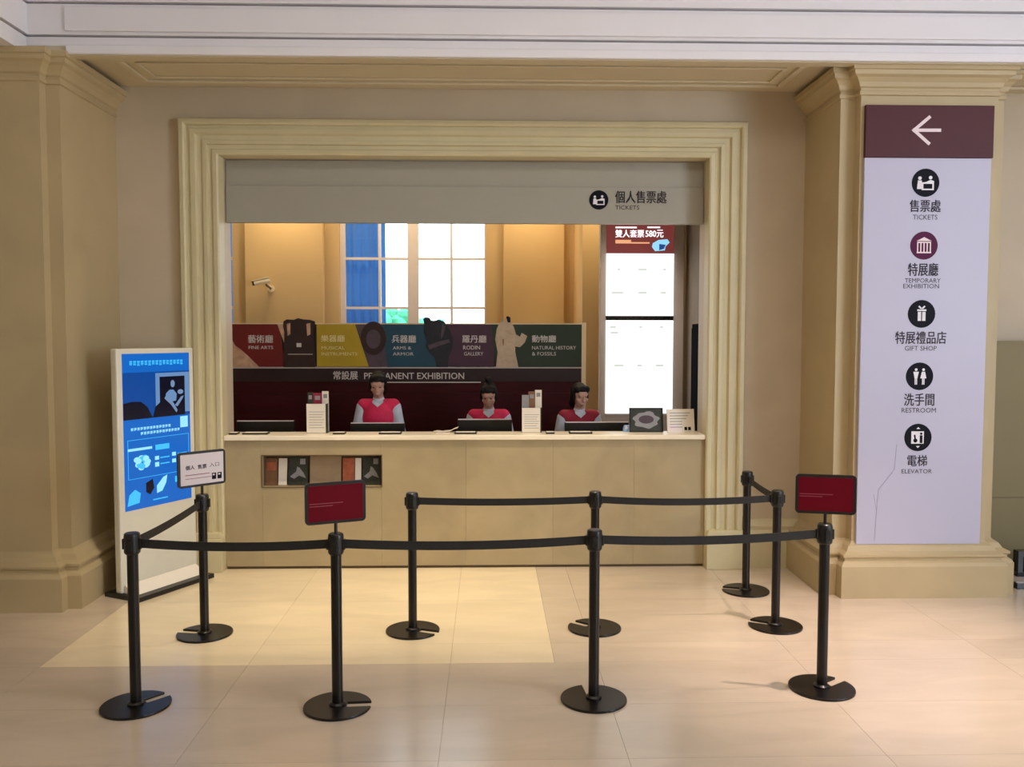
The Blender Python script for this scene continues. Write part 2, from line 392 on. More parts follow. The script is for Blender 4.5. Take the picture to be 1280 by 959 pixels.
# right of the pillar: pale wall with an olive partition standing in front
o = thing('partition_screen', (4.0, 7.3, 0), 'olive partition panel right of the sign pillar', 'partition')
BX(0, 2.4, -.05, .04, 0, .62).build('lower_panel', 'olive', o); BX(0, 2.4, -.05, .04, .626, 1.95).build('upper_panel', 'olive', o)
BX(0, 2.4, -.055, .045, 1.95, 1.965).build('top_rail', 'olive', o)
BX(0, 2.4, -.045, .035, .62, .626).build('joint_strip', 'niche_dark', o)
o = thing('floor_display_stand', (4.6, 6.82, 0), 'glossy black display stand beside the sign pillar, cut by the right edge', 'stand')
BX(-.42, .6, -.16, .16, 0, .05).build('base_plate', 'black_gloss', o, bevel=.004)
BX(-.42, .6, -.155, .155, .05, .06).build('top_strip', 'frame_grey', o)
BX(-.33, .6, -.02, .05, .06, .27).build('upright_panel', 'black_gloss', o, bevel=.004)
BX(-.28, .5, -.03, -.02, .10, .22).build('panel_print', 'statue_dark', o)

# ------------------------------------------------------------------ ticket counter
NX0, NX1, NZ0, NZ1 = -1.94, -.925, .714, .980     # brochure niche
ct = thing('ticket_counter', (0, 0, 0), 'long beige stone ticket counter with a leaflet niche', 'counter')
CZ = 1.115
CX0, CX1 = OX0+.008, OX1-.008
xsj = [CX0, -1.94, -.925, -.2, .55, 1.25, CX1]
for i in range(len(xsj)-1):
    a, bb = xsj[i]+.0006, xsj[i+1]-.0006
    if i == 1:
        BX(a, bb, YW, YW+.05, .025, NZ0).build('stone_panel', 'counter_stone', ct); BX(a, bb, YW, YW+.05, NZ1, CZ).build('stone_panel', 'counter_stone', ct)
    else: BX(a, bb, YW, YW+.05, .025, CZ).build('stone_panel', 'counter_stone', ct)
BX(CX0, CX1, YW+.02, YW+.06, 0, .025).build('toe_kick', 'niche_dark', ct)
nb = MB(); nb.box(NX0-.01, NX1+.01, YW+.14, YW+.16, NZ0-.02, NZ1+.02); nb.box(NX0-.01, NX1+.01, YW+.05, YW+.14, NZ0-.02, NZ0); nb.box(NX0-.01, NX1+.01, YW+.05, YW+.14, NZ1, NZ1+.02)
nb.box(NX0-.02, NX0, YW+.05, YW+.14, NZ0, NZ1); nb.box(NX1, NX1+.02, YW+.05, YW+.14, NZ0, NZ1)
nb.build('niche_lining', 'niche_dark', ct)
ne = MB(); ne.box(NX0-.008, NX1+.008, YW-.006, YW, NZ1, NZ1+.008); ne.box(NX0-.008, NX1+.008, YW-.006, YW, NZ0-.008, NZ0); ne.box(NX0-.008, NX0, YW-.006, YW, NZ0, NZ1); ne.box(NX1, NX1+.008, YW-.006, YW, NZ0, NZ1)
ne.build('niche_rim', 'niche_dark', ct)
BX(CX0, CX1, YW+.06, YW+.10, 0, NZ0-.03).build('back_board', 'office_dark', ct)
wt = tag(BX(CX0, CX1, YW-.03, YW+.29, CZ, CZ+.04).build('counter_worktop', 'worktop_stone', bevel=.006), 'cream stone worktop running along the ticket counter', 'worktop')
WZ = CZ+.04
dk = thing('staff_desk', (0, 0, 0), 'dark staff desk behind the worktop carrying the monitors', 'desk')
BX(OX0-.5, 1.9, YW+.33, YW+.64, .93, .96).build('desk_top', 'maroon_dark', dk); 
for x in (OX0-.45, -.55, .45, 1.87): BX(x-.02, x+.02, YW+.38, YW+.64, 0, .93).build('desk_leg', 'maroon_dark', dk)

# leaflets in the niche
def leaflet(x0, x1, z1, m, label, art=None, y=YW+.085, lean=.03):
    o = thing('leaflet', ((x0+x1)/2, y, NZ0), label, 'leaflet', 'leaflets in the counter niche')
    w_ = (x1-x0)/2; h = z1-NZ0
    R_ = Matrix.Rotation(-math.atan2(lean, h), 4, 'X')
    MB().box(-w_, w_, 0, .006, 0, h, R_).build('cover', m, o)
    if art == 'figure':
        f_ = MB(); f_.box(w_*.2, w_*.75, -.0015, 0, h*.74, h*.94); f_.prism([(-w_*.85, h*.30), (-w_*.4, h*.22), (w_*.1, h*.34), (w_*.85, h*.24), (w_*.6, h*.42), (w_*.15, h*.62), (-w_*.1, h*.66), (-w_*.2, h*.48)], -.0015, 0)
        f_.v = [tuple(R_ @ Vector(p)) for p in f_.v]; f_.build('cover_picture', 'print_grey', o)
    if art == 'band':
        f_ = MB(); f_.box(-w_*.7, w_*.7, -.0015, 0, h*.55, h*.85, R_); f_.build('cover_picture', 'leaf_orange', o)
    return o
p = lambda x, y: onY(x, y, YW+.05)
def lx(x): return onY(x, 590, YW+.08).x
leaflet(lx(331), lx(346), .945, 'leaf_brown', 'brown leaflet at the left end of the counter niche', 'band')
leaflet(lx(347.5), lx(358), .945, 'paper', 'white leaflet beside the brown one in the counter niche')
leaflet(lx(360), lx(384), .955, 'leaf_dark', 'dark leaflet with a pale figure, left half of the counter niche', 'figure')
leaflet(lx(387), lx(426), .968, 'leaf_tan', 'wide plain tan leaflet in the middle of the counter niche')
leaflet(lx(428), lx(442.5), .945, 'leaf_orange', 'orange leaflet behind the red queue sign in the counter niche', 'band')
leaflet(lx(443.5), lx(451), .945, 'paper', 'narrow white leaflet beside the orange one in the counter niche')
leaflet(lx(453), lx(475), .955, 'leaf_dark', 'dark leaflet with a pale figure at the right end of the counter niche', 'figure')

# ------------------------------------------------------------------ header panel
HY = YW+.16
hd = thing('header_panel', (0, 0, 0), 'beige header panel with ticket pictogram above the counter', 'sign')
BX(OX0+.008, OX1-.008, HY, HY+.04, 2.975, OZ-.008).build('board', 'fascia', hd, bevel=.004)
BX(OX0+.008, OX1-.008, HY-.012, HY, 2.975, 3.29).build('lower_board', 'fascia', hd, bevel=.003)
hq = HY-.014
c = onY(748.5, 250, hq); dmb = MB(); disc(dmb, c.x, c.z, .083, hq-.002, hq+.004); ic = dmb.build('pictogram_disc', 'ink', hd)
def ticket_icon(cx, cz, r, y, parent, white='print_white', dark='ink'):
    k = r
    a = MB(); disc(a, cx-.42*k, cz+.32*k, .13*k, y-.001, y, 12); a.prism([(cx-.62*k, cz-.45*k), (cx-.25*k, cz-.45*k), (cx-.28*k, cz+.16*k), (cx-.56*k, cz+.16*k)], y-.001, y)
    disc(a, cx+.35*k, cz+.36*k, .13*k, y-.001, y, 12); a.prism([(cx-.28*k, cz-.52*k), (cx+.6*k, cz-.52*k), (cx+.6*k, cz+.12*k), (cx+.35*k, cz+.2*k), (cx+.0*k, cz+.05*k), (cx-.28*k, cz+.02*k)], y-.001, y)
    a.build('pictogram', white, parent)
    b2 = MB(); b2.box(cx-.16*k, cx+.48*k, y-.0015, y-.001, cz-.42*k, cz-.08*k); b2.build('pictogram_inset', dark, parent)
ticket_icon(c.x, c.z, .083, hq-.0025, ic)
a0 = onY(769, 254, hq); a1 = onY(833, 239, hq); letters('lettering', [('個人售票處', a0.x, a1.x, a0.z, a1.z)], hq-.001, 'ink_soft', hd, bold=.012)
a0 = onY(769, 262, hq); a1 = onY(799, 257, hq); letters('lettering', [('TICKETS', a0.x, a1.x, a0.z, a1.z)], hq-.001, 'ink_soft', hd)

# ------------------------------------------------------------------ directory sign on the pillar
SY = 6.565
ds = thing('directory_sign', (3.3, SY, 0), 'tall white directory sign with maroon arrow header on the stone pillar', 'sign')
q = lambda x, y: onY(x, y, SY-.03)
tl, br, sp = q(1083, 131), q(1233.5, 680), q(1083, 197)
X0, X1 = 2.83, 3.80
def P3(mb): mb.v = [(a-3.3, b_-SY, z) for a, b_, z in mb.v]; return mb
P3(BX(X0, X1, SY-.028, SY-.001, br.z, sp.z)).build('white_panel', 'sign_white', ds, bevel=.003)
P3(BX(X0, X1+.01, SY-.034, SY-.001, sp.z+.002, tl.z)).build('arrow_panel', 'sign_maroon', ds, bevel=.003)
ar = MB(); yy = SY-.0345
e0, e1 = q(1142, 163), q(1174, 163); up = q(1161, 147); th = .018
def stroke(mb, p0, p1, th, y):
    p0 = Vector(p0); p1 = Vector(p1); d = (p1-p0).normalized()*th*.5; n = Vector((-d.y, d.x))
    mb.prism([tuple(p0-d+n), tuple(p1+d+n), tuple(p1+d-n), tuple(p0-d-n)], y-.0015, y)
stroke(ar, (e0.x+.02, e0.z), (e1.x, e1.z), .024, yy); hgt = up.z-e0.z
stroke(ar, (e0.x, e0.z), (up.x, e0.z+hgt), .024, yy-.0004); stroke(ar, (e0.x, e0.z), (up.x, e0.z-hgt), .024, yy-.0008)
P3(ar).build('arrow', 'arrow_white', ds)
ys = SY-.0285
def sign_letters(st, x0, x1, ya, yb, m='ink_soft', bold=0.0):
    a, b_ = q(x0, yb), q(x1, ya); return letters('lettering', [(st, a.x-3.3, b_.x-3.3, a.z, b_.z)], ys-.0008-SY, m, ds, bold=bold)
def sign_disc(x, y, m):
    cc = q(x, y); d_ = MB(); disc(d_, cc.x, cc.z, .106, ys-.0015, ys); o_ = P3(d_).build('pictogram_disc', m, ds); return cc.x-3.3, cc.z, o_
yi = ys-.0022-SY
cx, cz, o_ = sign_disc(1157, 228.5, 'ink'); ticket_icon(cx, cz, .106, yi, o_)
sign_letters('售票處', 1137, 1176, 250, 265, bold=.012); sign_letters('TICKETS', 1141, 1172, 268.5, 274.5)
cx, cz, o_ = sign_disc(1155, 307, 'plum'); r_ = .106; a = MB()
a.prism([(cx-.55*r_, cz+.32*r_), (cx+.55*r_, cz+.32*r_), (cx, cz+.6*r_)], yi-.001, yi); a.box(cx-.5*r_, cx+.5*r_, yi-.001, yi, cz+.18*r_, cz+.27*r_); a.box(cx-.52*r_, cx+.52*r_, yi-.001, yi, cz-.55*r_, cz-.45*r_)
for k in range(5): a.box(cx+(-.46+.23*k-.045)*r_, cx+(-.46+.23*k+.045)*r_, yi-.001, yi, cz-.45*r_, cz+.18*r_)
a.build('pictogram', 'arrow_white', o_)
sign_letters('特展廳', 1135, 1173, 329, 345, bold=.012); sign_letters('TEMPORARY', 1131, 1176, 348, 353.5); sign_letters('EXHIBITION', 1129, 1174, 355, 360.5)
cx, cz, o_ = sign_disc(1152, 392.5, 'ink'); a = MB()
a.box(cx-.28*r_, cx-.04*r_, yi-.001, yi, cz-.5*r_, cz+.15*r_); a.box(cx+.04*r_, cx+.28*r_, yi-.001, yi, cz-.5*r_, cz+.15*r_); a.box(cx-.33*r_, cx+.33*r_, yi-.001, yi, cz+.2*r_, cz+.33*r_)
stroke(a, (cx, cz+.35*r_), (cx-.18*r_, cz+.52*r_), .012, yi); stroke(a, (cx, cz+.35*r_), (cx+.18*r_, cz+.52*r_), .012, yi); a.build('pictogram', 'print_white', o_)
sign_letters('特展禮品店', 1119, 1183, 414.5, 430, bold=.01); sign_letters('GIFT SHOP', 1131, 1171, 432.5, 438.5)
cx, cz, o_ = sign_disc(1149.5, 470.5, 'ink'); a = MB()
for s_, wtop, wb in ((-1, .2, .1), (1, .12, .22)):
    mx_ = cx+s_*.27*r_; disc(a, mx_, cz+.48*r_, .10*r_, yi-.001, yi, 12); a.prism([(mx_-wb*r_, cz-.15*r_), (mx_+wb*r_, cz-.15*r_), (mx_+wtop*r_, cz+.33*r_), (mx_-wtop*r_, cz+.33*r_)], yi-.001, yi)
    a.box(mx_-.09*r_, mx_-.015*r_, yi-.001, yi, cz-.6*r_, cz-.15*r_); a.box(mx_+.015*r_, mx_+.09*r_, yi-.001, yi, cz-.6*r_, cz-.15*r_)
a.build('pictogram', 'print_white', o_)
sign_letters('洗手間', 1130, 1168, 492, 507.5, bold=.01); sign_letters('RESTROOM', 1127, 1170, 510, 516)
cx, cz, o_ = sign_disc(1147.5, 547, 'ink'); a = MB(); a.box(cx-.5*r_, cx+.42*r_, yi-.001, yi, cz-.45*r_, cz+.45*r_)
a.prism([(cx-.14*r_, cz+.62*r_), (cx+.14*r_, cz+.62*r_), (cx, cz+.76*r_)], yi-.001, yi); a.prism([(cx-.14*r_, cz-.62*r_), (cx, cz-.76*r_), (cx+.14*r_, cz-.62*r_)], yi-.001, yi); a.build('pictogram', 'print_white', o_)
a = MB(); disc(a, cx+.22*r_, cz+.28*r_, .09*r_, yi-.002, yi-.001, 12); a.box(cx+.12*r_, cx+.32*r_, yi-.002, yi-.001, cz-.4*r_, cz+.16*r_); disc(a, cx-.2*r_, cz-.22*r_, .15*r_, yi-.002, yi-.001, 12); stroke(a, (cx-.26*r_, cz+.15*r_), (cx-.2*r_, cz-.2*r_), .012, yi-.001); a.build('pictogram_inset', 'ink', o_)
sc = MB()
for (xa, ya, xb, yb) in ((1093, 676, 1098, 612), (1098, 612, 1116, 590), (1118, 588, 1121, 556), (1096, 640, 1092, 618)):
    a_, b_ = q(xa, ya), q(xb, yb); stroke(sc, (a_.x-3.3, a_.z), (b_.x-3.3, b_.z), .0028, ys-SY)
sc.build('scuff_marks', 'scuff', ds)
sign_letters('電梯', 1134, 1159, 569, 583, bold=.01); sign_letters('ELEVATOR', 1127, 1165, 586.5, 592)

# ------------------------------------------------------------------ ticket office shell
BWY = 10.5
bw = MB()
WN = [(-4.84, -3.07), (-1.80, -.04)]; wz0, wz1 = .9, 3.9
bw.box(-5.2, -4.84, BWY, BWY+.25, 0, 4.2); bw.box(-3.07, -1.80, BWY, BWY+.25, 0, 4.2); bw.box(-.04, 3.6, BWY, BWY+.25, 0, 4.2)
for a, bb in WN: bw.box(a, bb, BWY, BWY+.25, 0, wz0); bw.box(a, bb, BWY, BWY+.25, wz1, 4.2)
struct(bw.build('wall_office_back', 'office_wall'), 'warm tan rear wall of the ticket office')
for a, bb, nm in ((-2.90, -1.97, 'trim_2'), (.17, .90, 'trim_3')):
    struct(BX(a, bb, BWY-.09, BWY, 0, 4.2).build(nm, 'office_wall', bevel=.008), 'shallow tan wall pier lit from above in the office')
struct(BX(1.02, 3.6, 9.5, BWY, 0, 4.2).build('wall_office_nib', 'office_wall'), 'tan wall return behind the price display')
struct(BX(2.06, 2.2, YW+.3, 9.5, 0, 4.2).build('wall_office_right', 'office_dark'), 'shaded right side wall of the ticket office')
struct(BX(-5.2, 3.6, YW+.3, BWY+.25, 4.2, 4.3).build('ceiling_office', 'white_wall'), 'office ceiling above the header panel')
def window(name, a, bb, label, curtain):
    o = thing(name, (0, 0, 0), label, None, kind='structure'); y0, y1 = BWY+.08, BWY+.14; mid = (a+bb)/2
    def fr(x0, x1, z0, z1, nm='window_frame', m='win_frame', yy0=y0, yy1=y1): BX(x0, x1, yy0, yy1, z0, z1).build(nm, m, o)
    fr(a, a+.06, wz0, wz1); fr(bb-.02, bb, wz0, wz1); fr(mid-.07, mid+.065, wz0, wz1, 'mullion'); fr(a+.06, bb-.02, wz1-.06, wz1); fr(a+.06, bb-.02, wz0, wz0+.06)
    for (l, r, cm) in ((a+.06, mid-.07, a+.06+(mid-.07-a-.06)*.55), (mid+.065, bb-.02, (mid+.065+bb-.02)/2)):
        fr(cm-.015, cm+.015, wz0+.06, wz1-.06, 'muntin', yy0=y0+.01, yy1=y1-.01)
        zs = [wz0+.06, 1.75, 2.345, 2.94, wz1-.06]
        for z in zs[1:-1]:
            fr(l, cm-.015, z-.015, z+.015, 'muntin', yy0=y0+.01, yy1=y1-.01); fr(cm+.015, r, z-.015, z+.015, 'muntin', yy0=y0+.01, yy1=y1-.01)
        for k in range(4):
            for (u0, u1) in ((l, cm-.015), (cm+.015, r)):
                BX(u0, u1, y0+.028, y0+.032, zs[k]+.015*(k > 0), zs[k+1]-.015*(k < 3)).build('pane', 'glass', o)
    BX(a, bb, BWY-.03, BWY+.08, wz0-.04, wz0).build('window_sill', 'win_frame', o)
window('window_1', *WN[1], 'tall white casement window with daylight behind the counter', True)
window('window_2', *WN[0], 'sliver of a second daylit window at the left edge of the opening', True)
def curtain(x0, x1, y, label):
    n = int((x1-x0)*60); vs = []; fs = []
    for k, z in enumerate((wz0-.02, wz1+.02)):
        for i in range(n+1):
            x = x0+(x1-x0)*i/n; vs.append((x, y+.03*math.sin(x*62)+.01*math.sin(x*23), z))
    fs = [(i, i+1, n+2+i, n+1+i) for i in range(n)]
    o = MB().add(vs, fs).build('curtain', 'curtain', smooth=True); md = o.modifiers.new('solid', 'SOLIDIFY'); md.thickness = .003
    tag(o, label, 'curtain', 'blue office curtains')
wx = lambda x: onY(x, 340, BWY+.2).x
curtain(wx(431), wx(482), BWY+.2, 'blue curtain drawn to the left side of the large office window')
curtain(-3.75, wx(291), BWY+.2, 'blue curtain in the narrow window slice at the left edge')
# outside
struct(BX(-40, 40, BWY+.5, 90, -1.2, -1.0).build('ground', 'grass'), 'lawn outside the office window')
def tree(x, y, top, rad, label, seed):
    rnd = random.Random(seed); o = thing('tree', (x, y, -1.0), label, 'tree', 'trees outside the window'); z = top+1.0
    MB().cyl((0, 0, 0), (0, 0, z-rad), .16, .09, 10).build('trunk', 'bark', o, smooth=True)
    cr = MB()
    for k in range(46):
        a, h, d = rnd.uniform(0, 6.28), rnd.uniform(-.75, .8), rnd.uniform(.1, .75); s_ = math.sqrt(max(.05, 1-h*h))
        cr.ell((math.cos(a)*d*s_*rad, math.sin(a)*d*s_*rad, z-rad+h*rad*.8), tuple(rad*rnd.uniform(.16, .32) for _ in range(3)), None, 8, 6)
    cr.build('crown', 'leaves', o)
def at(px, Y): return onY(px, 400, Y).x
tree(at(497, 26), 26, 3.1, 1.3, 'round green tree seen through the left half of the window', 1)
tree(at(545, 34), 34, 2.95, 1.7, 'low green tree just right of the window mullion', 2)
tree(at(590, 38), 38, 2.7, 1.8, 'pale distant tree at the right side of the window', 3)

# bullet camera on the wall pier
ccp = onY(326, 354, BWY-.25)
o = thing('security_camera', (ccp.x, BWY-.09, ccp.z), 'cream bullet security camera on the tan wall pier', 'camera')
o.scale = (.8, .8, .8)
MB().cyl((.10, 0, -.07), (.10, -.02, -.07), .05, .05, 20).build('wall_mount', 'camera_cream', o)
MB().cyl((.10, -.02, -.07), (.06, -.14, -.02), .016, .016, 10).build('bracket', 'office_dark', o, smooth=True)
MB().cyl((.10, -.12, .05), (-.10, -.22, -.005), .042, .036, 20).build('body', 'camera_cream', o)
MB().cyl((-.10, -.22, -.005), (-.115, -.2275, -.009), .034, .034, 20).build('lens', 'black_gloss', o)
MB().box(-.14, .12, -.047, .047, .036, .044, Matrix.Translation((0, -.17, .024)) @ Matrix.Rotation(math.radians(26), 4, 'Z') @ Matrix.Rotation(math.radians(-14), 4, 'Y')).build('sun_hood', 'camera_cream', o)

# ------------------------------------------------------------------ exhibition banner partition
PY = 8.75
pt = thing('exhibition_partition', (0, 0, 0), 'dark partition with coloured gallery panels behind the staff', 'partition')
zT, zB = onY(500, 405.5, PY).z, onY(500, 459.5, PY).z
bx = lambda x: onY(x, 430, PY).x
bz = lambda y: onY(500, y, PY).z
xL, xR = bx(287)-.7, bx(727)
BX(xL, xR, PY+.01, PY+.06, 0, zB).build('lower_board', 'maroon_wood', pt)
BX(xL, xR, PY+.01, PY+.06, zB, zT).build('backing_board', 'maroon_dark', pt)
BX(xR, xR+.045, PY, PY+.07, 0, zT+.02).build('end_post', 'cream_edge', pt)
BX(xL, xR, PY+.0, PY+.06, zT, zT+.012).build('top_rail', 'cream_edge', pt)
BX(xL, xR, PY-.004, PY+.01, zB-.009, zB+.009).build('divider_rail', 'frame_grey', pt)
BX(xL, xR, PY+.0, PY+.01, bz(477), zB-.009).build('title_band', 'maroon_dark', pt)
BX(bx(478), bx(601), PY-.003, PY+.0, bz(478.6), bz(477.4)).build('title_rule', 'letter_pale', pt)
BX(xL, xR, PY+.0, PY+.01, bz(545), bz(492)).build('lower_panel', 'maroon_wood', pt)
def panel(pts, m, d=0.0, name='colour_panel', lab=None):
    o_ = MB().prism([(bx(a), bz(b_)) for a, b_ in pts], PY-.004-d, PY+.01).build(name, m, pt)
    if lab: o_['label'] = lab
T, B = 405.5, 459
panel([(200, T), (349, T), (356, B), (200, B)], 'banner_red', lab='red fine arts panel')
panel([(347, T), (360, T), (360, 432), (355, 428)], 'banner_pale', .001)
panel([(396, T), (444, T), (461, B), (396, B)], 'banner_yellow', lab='yellow panel')
panel([(444, T), (478, T), (488, B), (461, B)], 'banner_mauve', lab='mauve panel with a round shield')
panel([(478, T), (531, T), (548, B), (484, B)], 'banner_teal', .001, lab='teal panel')
panel([(531, T), (618, T), (618, B), (548, B)], 'banner_purple', lab='purple panel')
panel([(614, T), (727, T), (727, B), (620, B)], 'banner_green', .001, lab='dark green panel')
# printed cut-outs rising over the top edge
panel([(280, 414), (290, 424), (294, 432), (301, 437), (309, 444), (317, 452), (324, B), (270, B), (270, 420)], 'banner_pale', .003, 'cutout_picture', 'pale painted figure')
panel([(355, 402), (359, 399.5), (368, 400), (373, 398), (380, 399.5), (388, 400), (394, 402), (394.5, 408), (392.5, 416), (394, B), (354, B), (356, 416), (354.5, 408)], 'banner_brown', .006, 'cutout_picture', 'dark ornate cabinet organ')
for a, bb in ((359, 363.5), (383.5, 388.5)): panel([(a, 405), (bb, 404), (bb, 418), (a+1, 420)], 'banner_pale', .008, 'organ_window')
panel([(371, 429), (377, 429), (377, 434), (371, 434)], 'letter_pale', .008, 'organ_plate')
panel([(360, 442.4), (391, 442.4), (391, 443.4), (360, 443.4)], 'frame_grey', .008, 'organ_rule')
rx = [(467+16*math.cos(t), 423+21*math.sin(t)) for t in [2*math.pi*i/24 for i in range(24)]]
panel(rx, 'banner_brown', .006, 'cutout_picture', 'round brown shield')
panel([(467+9*math.cos(t), 424+12*math.sin(t)) for t in [2*math.pi*i/18 for i in range(18)]], 'banner_mauve', .008, 'shield_boss')
panel([(529, 399), (532, 396.5), (537, 397), (539, 400.5), (543, 401), (549, 399.5), (555, 402), (558, 407), (563, 413), (566, 424), (566, 434), (561, 446), (560, B), (546, B), (543, 447), (536, 440), (532, 433), (534, 428), (530, 416), (531, 407)], 'statue_dark', .006, 'cutout_picture', 'dark bronze sculpture')
panel([(535, 432), (548, 427), (561, 424), (563, 428), (550, 432), (537, 437)], 'banner_mauve', .008, 'sculpture_arm')
panel([(553, 404), (557, 408), (554, 420), (551, 424), (552, 412)], 'banner_mauve', .008, 'sculpture_back')
panel([(624, 404), (629, 401), (633, 396), (638, 396), (638, 402), (642, 408), (645, 418), (650, 421), (652, 416), (659, 420), (656, 428), (650, 434), (644, 433), (644, 440), (648, B), (620, B), (622, 440), (619, 424), (621, 411)], 'statue_pale', .006, 'cutout_picture', 'pale marble robed statue')
panel([(632.5, 396), (635, 395), (638, 397), (638, 403), (634.5, 403)], 'hair', .008, 'statue_hair')
panel([(628, 424), (630, 424), (629.5, 432), (628.6, 432)], 'leaf_brown', .008, 'robe_fold')
def bt(st, x0, x1, ya, yb, m='letter_pale', bold=0.0):
    letters('lettering', [(st, bx(x0), bx(x1), bz(yb), bz(ya))], PY-.0062, m, pt, bold=bold)
bt('藝術廳', 310.5, 341.5, 419, 429, bold=.01); bt('FINE ARTS', 311, 341.5, 432.5, 436.5, bold=.01)
bt('樂器廳', 401.5, 431, 419, 427.5, 'letter_gold', .01); bt('MUSICAL', 402, 431, 433, 437, 'letter_gold'); bt('INSTRUMENTS', 402, 446.5, 440.5, 444.5, 'letter_gold')
bt('兵器廳', 490, 520, 419, 428.5, bold=.01); bt('ARMS &', 491, 514, 433, 437); bt('ARMOR', 491, 517, 440.5, 444.5)
bt('羅丹廳', 578, 608, 419, 428.5, bold=.01); bt('RODIN', 579, 600, 432, 437, bold=.01); bt('GALLERY', 580, 604, 440, 444.5)
bt('動物廳', 665, 695, 419, 428, bold=.01); bt('NATURAL HISTORY', 665, 720, 432.5, 437); bt('& FOSSILS', 665, 695, 440, 444.5)
bt('常設展', 416.5, 447, 464, 474.5, bold=.012); bt('PERMANENT EXHIBITION', 455, 580, 466, 474, bold=.008)

# ------------------------------------------------------------------ price display
DY = 8.95
dp = thing('price_display', (0, 0, 0), 'tall lit price display of two stacked screens in a grey frame', 'display')
dx = lambda x: onY(x, 400, DY).x
dz = lambda y: onY(800, y, DY).z
BX(dx(750), dx(855), DY+.01, DY+.12, 0, dz(262)).build('housing', 'frame_grey', dp, bevel=.01)
up_ = BX(dx(757.5), dx(841.5), DY-.002, DY+.01, dz(395), dz(317)).build('upper_screen', 'screen_white', dp)
BX(dx(757.5), dx(841.5), DY-.002, DY+.01, dz(317), dz(272)).build('screen_header', 'screen_red', dp)
lo_ = BX(dx(757.5), dx(841.5), DY-.002, DY+.01, dz(517), dz(400.5)).build('lower_screen', 'screen_white', dp)
BX(dx(757.5), dx(841.5), DY-.002, DY+.011, dz(400.5), dz(395)).build('screen_gap', 'black_gloss', dp)
def dt(st, x0, x1, ya, yb, m, bold=.012): letters('lettering', [(st, dx(x0), dx(x1), dz(yb), dz(ya))], DY-.003, m, dp, bold=bold)
dt('雙人套票', 768.5, 804, 287.5, 297, 'screen_text', .02); dt('580元', 806, 828, 287.5, 297, 'screen_text', .02)
for (x0, x1, y0, y1) in ((768.5, 784, 276.5, 279.5), (768.5, 795, 283.5, 285.5), (808, 824, 283.3, 285.2)): BX(dx(x0), dx(x1), DY-.0035, DY-.002, dz(y1), dz(y0)).build('screen_line', 'screen_text', dp)
for (x0, x1, y0, y1) in ((768.5, 788, 300, 304.5), (788, 811, 302.8, 304.6)): BX(dx(x0), dx(x1), DY-.0035, DY-.002, dz(y1), dz(y0)).build('screen_line', 'screen_orange', dp)
MB().prism([(dx(a), dz(b_)) for a, b_ in ((815, 304), (822, 300), (833, 299), (836, 303), (831, 308), (830, 313), (818, 314), (814, 309))], DY-.004, DY-.002).build('screen_picture', 'screen_sky', dp)
MB().prism([(dx(a), dz(b_)) for a, b_ in ((823, 305), (831, 306), (829, 311), (823, 313))], DY-.005, DY-.004).build('screen_picture', 'screen_navy', dp)
for y, xs in ((337, ((771, 775), (797, 808), (828, 832))), (366, ((764, 779), (797, 808), (825, 832))), (409, ((762, 770), (799, 803), (825, 829))), (416, ((763, 773),)), (457, ((768, 780), (797, 803), (820, 830)))):
    for a, bb in xs: BX(dx(a), dx(bb), DY-.0035, DY-.002, dz(y+1.2), dz(y-1.2)).build('screen_line', 'screen_faint', dp)
# dark door edge on the side wall
o = thing('dark_cabinet', (1.98, 8.12, 0), 'narrow black cabinet against the right office wall', 'cabinet')
BX(-.02, .07, -.22, .22, 0, 2.12).build('body', 'flat_black', o, bevel=.004); BX(-.03, -.02, -.2, .2, .1, 2.08).build('door', 'flat_black', o, bevel=.002)

# ------------------------------------------------------------------ counter things
def on_top(px, Y=YW+.2): return onY(px, 540, Y).x
def monitor(px0, px1, pytop, label, rz=0.0):
    Y = YW+.50; a, bb = onY(px0, pytop, Y), onY(px1, pytop, Y); wd = (bb.x-a.x)/2; top = a.z
    o = thing('monitor', ((a.x+bb.x)/2, Y, .96), label, 'monitor', 'monitors on the staff desk', rz); h = top-.96
    MB().box(-wd, wd, -.012, .012, h-.20, h).build('back_shell', 'black', o, bevel=.006)
    BX(-wd, wd, .012, .03, h-.26, h+.001).build('bezel', 'black', o, bevel=.003)
    BX(-wd+.012, wd-.012, .030, .032, h-.245, h-.015).build('screen', 'black_gloss', o)
    BX(-wd*.98, wd*.98, -.014, .014, h-.003, h+.005).build('top_edge_glint', 'white_sheet', o)  # light caught along the top edge, painted on as a white strip
    BX(-.03, .03, -.03, -.005, .012, h-.1).build('stand_neck', 'black', o); BX(-.11, .11, -.09, .07, 0, .012).build('stand_base', 'black', o, bevel=.003)
monitor(296, 368, 526.5, 'black monitor at the left end of the counter, nobody behind it')
monitor(438, 506, 529, 'black monitor in front of the left clerk')
monitor(572, 640, 524.5, 'black monitor in front of the middle clerk')
monitor(706, 786, 528, 'wide black monitor in front of the right clerk', 0.0)

